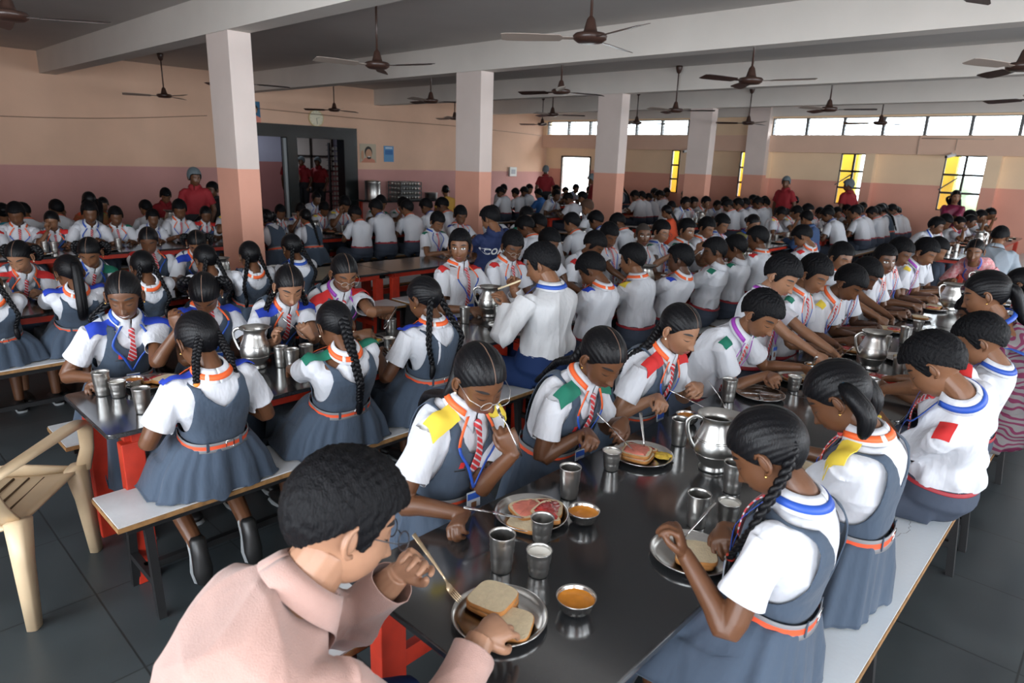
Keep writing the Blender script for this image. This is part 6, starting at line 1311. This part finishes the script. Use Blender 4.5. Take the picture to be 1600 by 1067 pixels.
for x, y, r, lb in ((-1.04, 2.29, 43, 'large steel jug nearest the camera on the main table'), (-1.03, 4.27, 43, 'steel jug second along the main table'), (-1.10, 6.75, 43, 'steel jug at the far part of the main table'), (-.98, 7.25, 90, 'steel jug before the woman in pink'), (-3.37, 1.57, 43, 'steel jug on the second row between the smiling and fair girls'), (-3.44, 3.42, 43, 'steel jug on the second row before the staring boy'), (-3.30, 5.35, 43, 'steel jug on the second row beyond the broad man'), (-5.70, .85, 190, 'steel jug at the far left before the red flap girl'), (-5.8, 2.45, 190, 'steel jug behind the nearest column on the third row'), (-8.35, 4.85, 190, 'steel jug on the table before the kitchen opening')): put('jug', (x, y, T_), r, lb)
serve('the smiling girl with blue flaps', -3.44, 1.06, [('jambread', -.01, .05, .003, 20), ('halfbread', -.06, -.02, .003, 50), ('bread', .04, .06, .012, 20)])
serve('the fair girl with front plaits', -3.14, 1.96, [('bread', .0, .0, .003, 20), ('bread', -.07, .05, .006, 50)])
serve('the violet lanyard girl', -3.42, 2.32, [('halfbread', -.02, .02, .003, 20), ('omelette', .04, .03, .003, 50)])
serve('the girl with gold earring', -3.1, 2.42, [('jambread', .0, .0, .003, 20)])
serve('the staring stout boy', -3.42, 3.66, [('halfbread', -.02, .02, .003, 20), ('jambread', .04, -.03, .003, 50)])
serve('the broad man in white', -3.13, 3.28, [('omelette', .0, .02, .003, 20), ('halfbread', .03, -.03, .003, 50)])
serve('the back-turned yellow flap boy', -3.12, 4.45, [('omelette', .0, .02, .003, 20), ('halfbread', .03, -.03, .003, 50)])
serve('the back-turned blue flap boy', -3.12, 5.0, [('bread', .0, .02, .003, 20)])
serve('the back-turned sideways boy', -3.12, 5.75, [('jambread', .0, .02, .003, 20)])
serve('the dark spectacles boy', -3.4, 6.45, [('jambread', .0, .02, .003, 20)])
serve('the lone boy with green flap', -5.92, 5.35, [('jambread', .0, .02, .003, 20)])
serve('the far left red flap girl', -5.9, 1.2, [('jambread', .0, .02, .003, 20)])
# utensils in hands
held('brassfork', (-1.075, .885, .985), (-1.005, .91, .90), 'brass-toned fork held by the man in dusty pink')
held('fork', (-1.335, 1.455, 1.025), (-1.38, 1.43, 1.12), 'fork raised by the girl with yellow flaps')
held('knife', (-1.33, 1.31, .83), (-1.26, 1.44, .78), 'knife held over the plate of the yellow flap girl')
held('knife', (-1.38, 2.05, .90), (-1.29, 2.12, .79), 'knife held by the girl with green flaps')
held('fork', (-1.32, 2.21, .86), (-1.28, 2.18, .78), 'fork held by the girl with green flaps')
held('knife', (-1.38, 2.62, .88), (-1.26, 2.74, .80), 'knife held by the light-skinned girl')
held('spoon', (-1.30, 2.80, .88), (-1.24, 2.82, .80), 'spoon held by the light-skinned girl')
held('fork', (-.80, 1.74, .86), (-.83, 1.69, .79), 'fork held by the plaited girl at near right')
held('knife', (-3.28, 1.74, .98), (-3.20, 1.90, .80), 'knife held upright by the fair girl with front plaits')
held('spoon', (-3.42, 2.52, .90), (-3.40, 2.42, .80), 'spoon held by the violet lanyard girl')
held('knife', (-1.16, 3.66, .88), (-1.2, 3.72, .80), 'knife held by the bending green flap boy')
held('knife', (-1.12, 4.1, .87), (-1.2, 4.17, .79), 'knife held by the tall boy with yellow collar')
bs = empty('bread_stick', (-2.80, 2.96, 1.14), 0, 'pale bread stick in the mouth of the broad man in white', 'bread'); obj('bread_roll', MB().tube([(-.05, -.05, -.03), (.02, .02, .01), (.05, .05, .03)], [(.008, .006)] * 3, 10), M_crumb, bs)
# crowd tableware on the further tables (one shared label per stretch of table)
ORD = ['nearest', 'second', 'third', 'fourth', 'fifth', 'sixth', 'seventh', 'eighth', 'ninth']
def stretch(where, x0, x1, y0, y1, n, seed):
    r = random.Random(seed); ys = [y0 + (y1 - y0) * (i + .5) / n for i in range(n)]; c = [0, 0]
    for i, y in enumerate(ys):
        for sd in (0, 1):
            if r.random() < .25: continue
            x = (x0 + .17) if sd == 0 else (x1 - .17); yy = y + r.uniform(-.05, .05); o = '%s %s, ' % (ORD[c[sd]], ('left side', 'right side')[sd]); c[sd] += 1
            put('plate', (x, yy, T_), 0, 'plate of food, ' + o + where); put('pinkbread' if r.random() < .5 else 'jambread', (x + r.uniform(-.02, .02), yy, T_ + .009), r.uniform(0, 90), 'jam bread, ' + o + where)
            put('tumbler', ((x0 + x1) / 2 + (.035 if sd else -.035) + r.uniform(-.03, .03), yy + .14 + r.uniform(-.03, .03), T_), 0, 'tumbler, ' + o + where)
    put('jug', ((x0 + x1) / 2, (y0 + y1) / 2 + .06, T_), r.uniform(0, 360), 'steel jug ' + where)
stretch('on the table before the kitchen', -8.87, -8.22, 2.0, 6.6, 9, 1)
stretch('behind the nearest column', -8.87, -8.22, -.3, 1.9, 4, 2)
stretch('on the left wall table', -11.0, -10.35, 1.5, 6.0, 8, 3)
stretch('on the third row far end', -6.10, -5.45, 6.6, 8.4, 4, 4)
stretch('on the third row left end', -6.10, -5.45, -.1, 1.0, 2, 5)
stretch('before the nearest column', -6.10, -5.45, 1.6, 3.0, 4, 6)
stretch('on the second row far end', -3.56, -2.90, 6.7, 8.0, 4, 7)
stretch('on the main table far end', -1.45, -.66, 7.3, 8.3, 3, 8)
stretch('on the furthest right table', -2.3, -1.65, 11.0, 15.8, 9, 9)
stretch('on the navy jacket table', -4.6, -3.95, 9.7, 14.4, 9, 10)
stretch('right of the third column', -6.9, -6.25, 10.5, 14.5, 6, 11)
# serving counter by the left wall: steel drum, stacked glass racks
ct = empty('serving_counter', (-14.35, 10.9, 0), 0, 'dark serving counter against the wall right of the kitchen opening', 'counter')
obj('worktop', MB().box(-.4, .4, -1.1, 1.3, .72, .76), M_granite, ct, smooth=False)
for sx in (-.33, .33):
    for sy in (-1.0, 1.2): obj('leg', MB().box(sx - .03, sx + .03, sy - .03, sy + .03, 0, .72), M_red, ct, smooth=False)
dr = empty('steel_drum', (-14.3, 10.0, .76), 0, 'tall steel water drum on the counter beside the kitchen opening', 'drum'); obj('drum_body', MB().lathe([(.20, 0), (.20, .03), (.195, .04), (.195, .42), (.20, .43), (.20, .46), (.19, .46), (.19, .10), (0, .1)], 32), M_steelb, dr); obj('drum_lid', MB().lathe([(.205, .462), (.205, .475), (.06, .50), (0, .505)], 32, cap0=True), M_steel, dr)
M_rack = mat('grey_dish_rack', (.12, .13, .13, 1), .6)
for k in range(4):
    r_ = empty('glass_rack', (-14.35, 11.05, .762 + k * .115), 0, '%s grey rack of tumblers in the stack on the counter' % ['bottom', 'second lowest', 'third lowest', 'top'][k], 'rack', 'stacked tumbler racks')
    m = MB()
    for a, b in (((-.27, -.33), (-.27, .33)), ((.27, -.33), (.27, .33)), ((-.27, -.33), (.27, -.33)), ((-.27, .33), (.27, .33))):
        for z in (.01, .10): m.bar((*a, z), (*b, z), .02, .02)
    for x, y in ((-.27, -.33), (.27, -.33), (-.27, .33), (.27, .33)): m.bar((x, y, 0), (x, y, .11), .02, .02)
    obj('rack_frame', m, M_rack, r_, smooth=False); m = MB()
    for i in range(4):
        for j in range(7): m.lathe([(.034, .005), (.030, .09), (0, .09)], 10, ((i - 1.5) * .13, (j - 3) * .09, .012))
    tag(obj('tumblers', m, M_steelb, r_), kind='stuff')
for i, (y, lb) in enumerate(((11.9, 'steel pot at the right end of the serving counter'),)):
    pt = empty('steel_pot', (-14.3, y, .76), 0, lb, 'pot'); obj('pot_body', MB().lathe([(.15, 0), (.17, .02), (.175, .16), (.18, .17), (.165, .16), (.16, .03), (0, .03)], 28), M_steelb, pt)
# posters, clock, switch board, cameras on the walls
def poster(name, y0, y1, z0, z1, label, cols, cat='poster'):
    t = empty(name, (LX + .001, (y0 + y1) / 2, (z0 + z1) / 2), 0, label, cat); w, h = (y1 - y0) / 2, (z1 - z0) / 2
    obj('backing', MB().box(0, .012, -w, w, -h, h), cols[0], t, smooth=False)
    for nm, pts, c in cols[1]:
        m = MB(); n = len(pts); dz_ = .0125 + .0012 * (1 + [q_[0] for q_ in cols[1]].index(nm)); m.add([(dz_, a * w, b * h) for a, b in pts] + [(.012, a * w, b * h) for a, b in pts], [tuple(range(n))] + [(i, n + i, n + (i + 1) % n, (i + 1) % n) for i in range(n)]); obj(nm, m, c, t, smooth=False)
def ring_(cx, cy, rx, ry, n=18, a0=0, a1=360): return [(cx + rx * math.cos(math.radians(a0 + (a1 - a0) * i / n)), cy + ry * math.sin(math.radians(a0 + (a1 - a0) * i / n))) for i in range(n)]
P_ = lambda n, c: mat(n, c, .5)
poster('portrait_poster', 9.98, 10.47, 1.67, 2.13, 'framed portrait poster of a smiling bearded man right of the kitchen opening', (P_('poster_cream', (.45, .38, .28, 1)), [('shirt_shape', [(-.9, -1), (.9, -1), (.8, -.7), (.3, -.5), (-.4, -.5)], P_('poster_shirt', (.55, .22, .14, 1))), ('hair_shape', ring_(.05, .12, .47, .62), P_('poster_hair', (.02, .018, .015, 1))), ('face_shape', ring_(.08, -.06, .38, .52), P_('poster_skin', (.50, .27, .16, 1))), ('beard_shape', ring_(.1, -.47, .26, .16), P_('poster_hair', (.02, .018, .015, 1))), ('smile_shape', ring_(.1, -.36, .16, .06), P_('poster_teeth', (.7, .65, .6, 1))), ('sleeve_shape', ring_(-.7, -.2, .16, .5), P_('poster_skin', (.50, .27, .16, 1)))]))
poster('portrait_poster', 6.78, 7.40, 2.47, 2.92, 'blue portrait poster beside the nearest column above the opening', (P_('poster_blue', (.02, .13, .25, 1)), [('shirt_shape', [(-.3, -1), (1, -1), (1, -.5), (.5, -.2), (0, -.3)], P_('poster_orange', (.75, .25, .18, 1))), ('hair_shape', ring_(.5, .34, .34, .42), P_('poster_hair', (.02, .018, .015, 1))), ('face_shape', ring_(.5, .16, .27, .36), P_('poster_skin', (.50, .27, .16, 1))), ('beard_shape', ring_(.5, -.10, .2, .14), P_('poster_hair', (.02, .018, .015, 1)))]))
poster('notice_sheet', 10.72, 11.03, 1.70, 2.10, 'small blue notice sheet right of the portrait poster', (P_('notice_blue', (.10, .28, .50, 1)), [('text_band', [(-.8, -.1), (.8, -.1), (.8, .5), (-.8, .5)], P_('notice_dark_blue', (.03, .14, .36, 1))), ('heading', [(-.7, .65), (.7, .65), (.7, .85), (-.7, .85)], P_('notice_pale', (.5, .6, .7, 1)))]), 'notice')
ck = empty('wall_clock', (LX + .001, 8.78, 2.66), 0, 'round cream wall clock above the kitchen opening', 'clock'); Ry = Matrix.Rotation(math.pi / 2, 3, 'Y')
m = MB(); m.lathe([(.19, 0), (.20, .02), (.185, .035), (.175, .03), (0, .028)], 36); m.xf(np.array(Ry)); obj('clock_case', m, P_('clock_gold', (.62, .50, .25, 1)), ck)
m = MB(); m.lathe([(.172, .031), (0, .032)], 36, cap0=False); m.xf(np.array(Ry)); obj('dial', m, P_('clock_dial', (.75, .70, .52, 1)), ck)
m = MB()
for k in range(12): a = k * math.pi / 6; m.bar((.0335, .14 * math.sin(a), .14 * math.cos(a)), (.0335, .16 * math.sin(a), .16 * math.cos(a)), .004, .008, up=(1, 0, 0))
m.bar((.036, 0, 0), (.036, .09, .02), .004, .012, up=(1, 0, 0)); m.bar((.036, 0, 0), (.036, .02, -.13), .004, .008, up=(1, 0, 0)); obj('clock_hand', m, M_black, ck, smooth=False)
sw = empty('switch_box', (LX + .001, 15.6, 1.49), 0, 'pale electrical switch box on the wall near the far corner', 'switch'); obj('box_body', MB().box(0, .06, -.16, .16, -.14, .14), P_('pale_box', (.6, .6, .58, 1)), sw, smooth=False, bevel=.01); obj('switch_panel', MB().box(.061, .066, -.09, .09, -.07, .07), P_('switch_panel_grey', (.3, .3, .32, 1)), sw, smooth=False)
for x, lb in ((-9.45, 'white security camera above the left yellow window strip'), (-3.28, 'white security camera above the right yellow window')):
    c_ = empty('security_camera', (x, WY - .031, 2.30), 0, lb, 'security camera'); obj('bracket', MB().tube([(0, 0, .0), (0, -.06, .0), (0, -.08, -.03)], .014, 8), P_('camera_white', (.75, .75, .75, 1)), c_); obj('camera_body', MB().tube([(.05, -.02, -.03), (-.06, -.20, -.08)], [(.04, .035)] * 2, 14), P_('camera_white', (.75, .75, .75, 1)), c_); obj('lens', MB().tube([(-.058, -.198, -.079), (-.066, -.212, -.083)], .028, 14), M_black, c_)
cb = MB(); cb.tube([(-3.94, WY - .045, 2.66), (-3.94, WY - .045, 2.27)], .008, 6); cb.tube([(-3.9, WY - .045, 2.60), (-2.6, WY - .045, 2.585)], .012, 6); cb.tube([(-3.24, WY - .045, 2.585), (-3.24, WY - .045, 2.36)], .006, 6)
tag(obj('wall_conduit', cb, P_('conduit_tan', (.5, .38, .3, 1))), 'thin tan conduit running below the louvres on the right', 'conduit')
cb = MB(); cb.tube(smooth_path([(-14.75, -1, 2.35), (-14.72, 1.5, 2.30), (-14.72, 4.0, 2.36), (-14.75, 6.2, 2.55)], 6), .006, 5); tag(obj('wall_cable', cb, P_('cable_brown', (.22, .13, .09, 1))), 'thin cable sagging across the peach left wall', 'cable')
cb = MB(); cb.tube(smooth_path([(-14.76, 7.2, 2.78), (-14.6, 10, 2.72), (-14.4, 13, 2.70), (-14.5, 16.6, 2.62)], 6), .006, 5); tag(obj('wall_cable', cb, P_('cable_brown', (.22, .13, .09, 1))), 'thin cable strung past the wall clock towards the far corner', 'cable')
# far trees beyond the windows
M_leaf = mat('hazy_green_foliage', (.22, .28, .14, 1), .8, noise=.5, nscale=6)
r = np.random.default_rng(2); m = MB()
for k in range(60): c = (r.uniform(-6, 4), 26 + r.uniform(-1, 2), r.uniform(-.2, 1.5)); m.ell(c, (r.uniform(.3, .7),) * 3, 8, 6)
tag(obj('hedge', m, M_leaf), 'pale green hedge outside the right casement windows', 'hedge', kind='stuff')

# kitchen: unseen fill light added at its ceiling, tall cup rack, worktop with pans
kl = bpy.data.lights.new('kitchen_fill', 'AREA'); kl.shape = 'RECTANGLE'; kl.size = 1.2; kl.size_y = .06; kl.energy = 26; kl.color = (.85, .9, 1)
ko = bpy.data.objects.new('kitchen_fill', kl); COL.objects.link(ko); ko.location = (-18.4, 9.6, CZ - .08)
rk = empty('cup_rack', (-17.3, 10.86, 0), 0, 'tall rack of upturned cups inside the dark kitchen', 'rack')
m = MB()
for sx in (-.02, .02):
    for y in (-.22, .22): m.box(sx - .02, sx + .02, y - .02, y + .02, 0, 2.15)
for k in range(15): m.box(-.16, .04, -.22, .22, .12 + k * .14, .13 + k * .14)
obj('rack_frame', m, M_black, rk, smooth=False); m = MB()
for k in range(14):
    for j in range(4): m.lathe([(.038, 0), (.032, .085), (0, .085)], 10, (-.04, -.165 + j * .11, .135 + k * .14))
tag(obj('cups', m, P_('pale_cup', (.7, .7, .66, 1)), rk), kind='stuff')
kt = empty('kitchen_table', (-17.4, 10.1, 0), 0, 'dark worktop with pans inside the kitchen, behind the workers', 'table'); obj('worktop', MB().box(-.3, .3, -.5, .5, .78, .82), M_granite, kt, smooth=False)
for sx in (-.25, .25):
    for sy in (-.45, .45): obj('leg', MB().box(sx - .02, sx + .02, sy - .02, sy + .02, 0, .78), M_black, kt, smooth=False)
pn_ = empty('cooking_pan', (-17.35, 10.2, .82), 0, 'wide steel pan on the kitchen worktop', 'pan'); obj('pan_body', MB().lathe([(.14, 0), (.19, .03), (.2, .10), (.19, .10), (.17, .03), (0, .02)], 24), M_steelb, pn_)
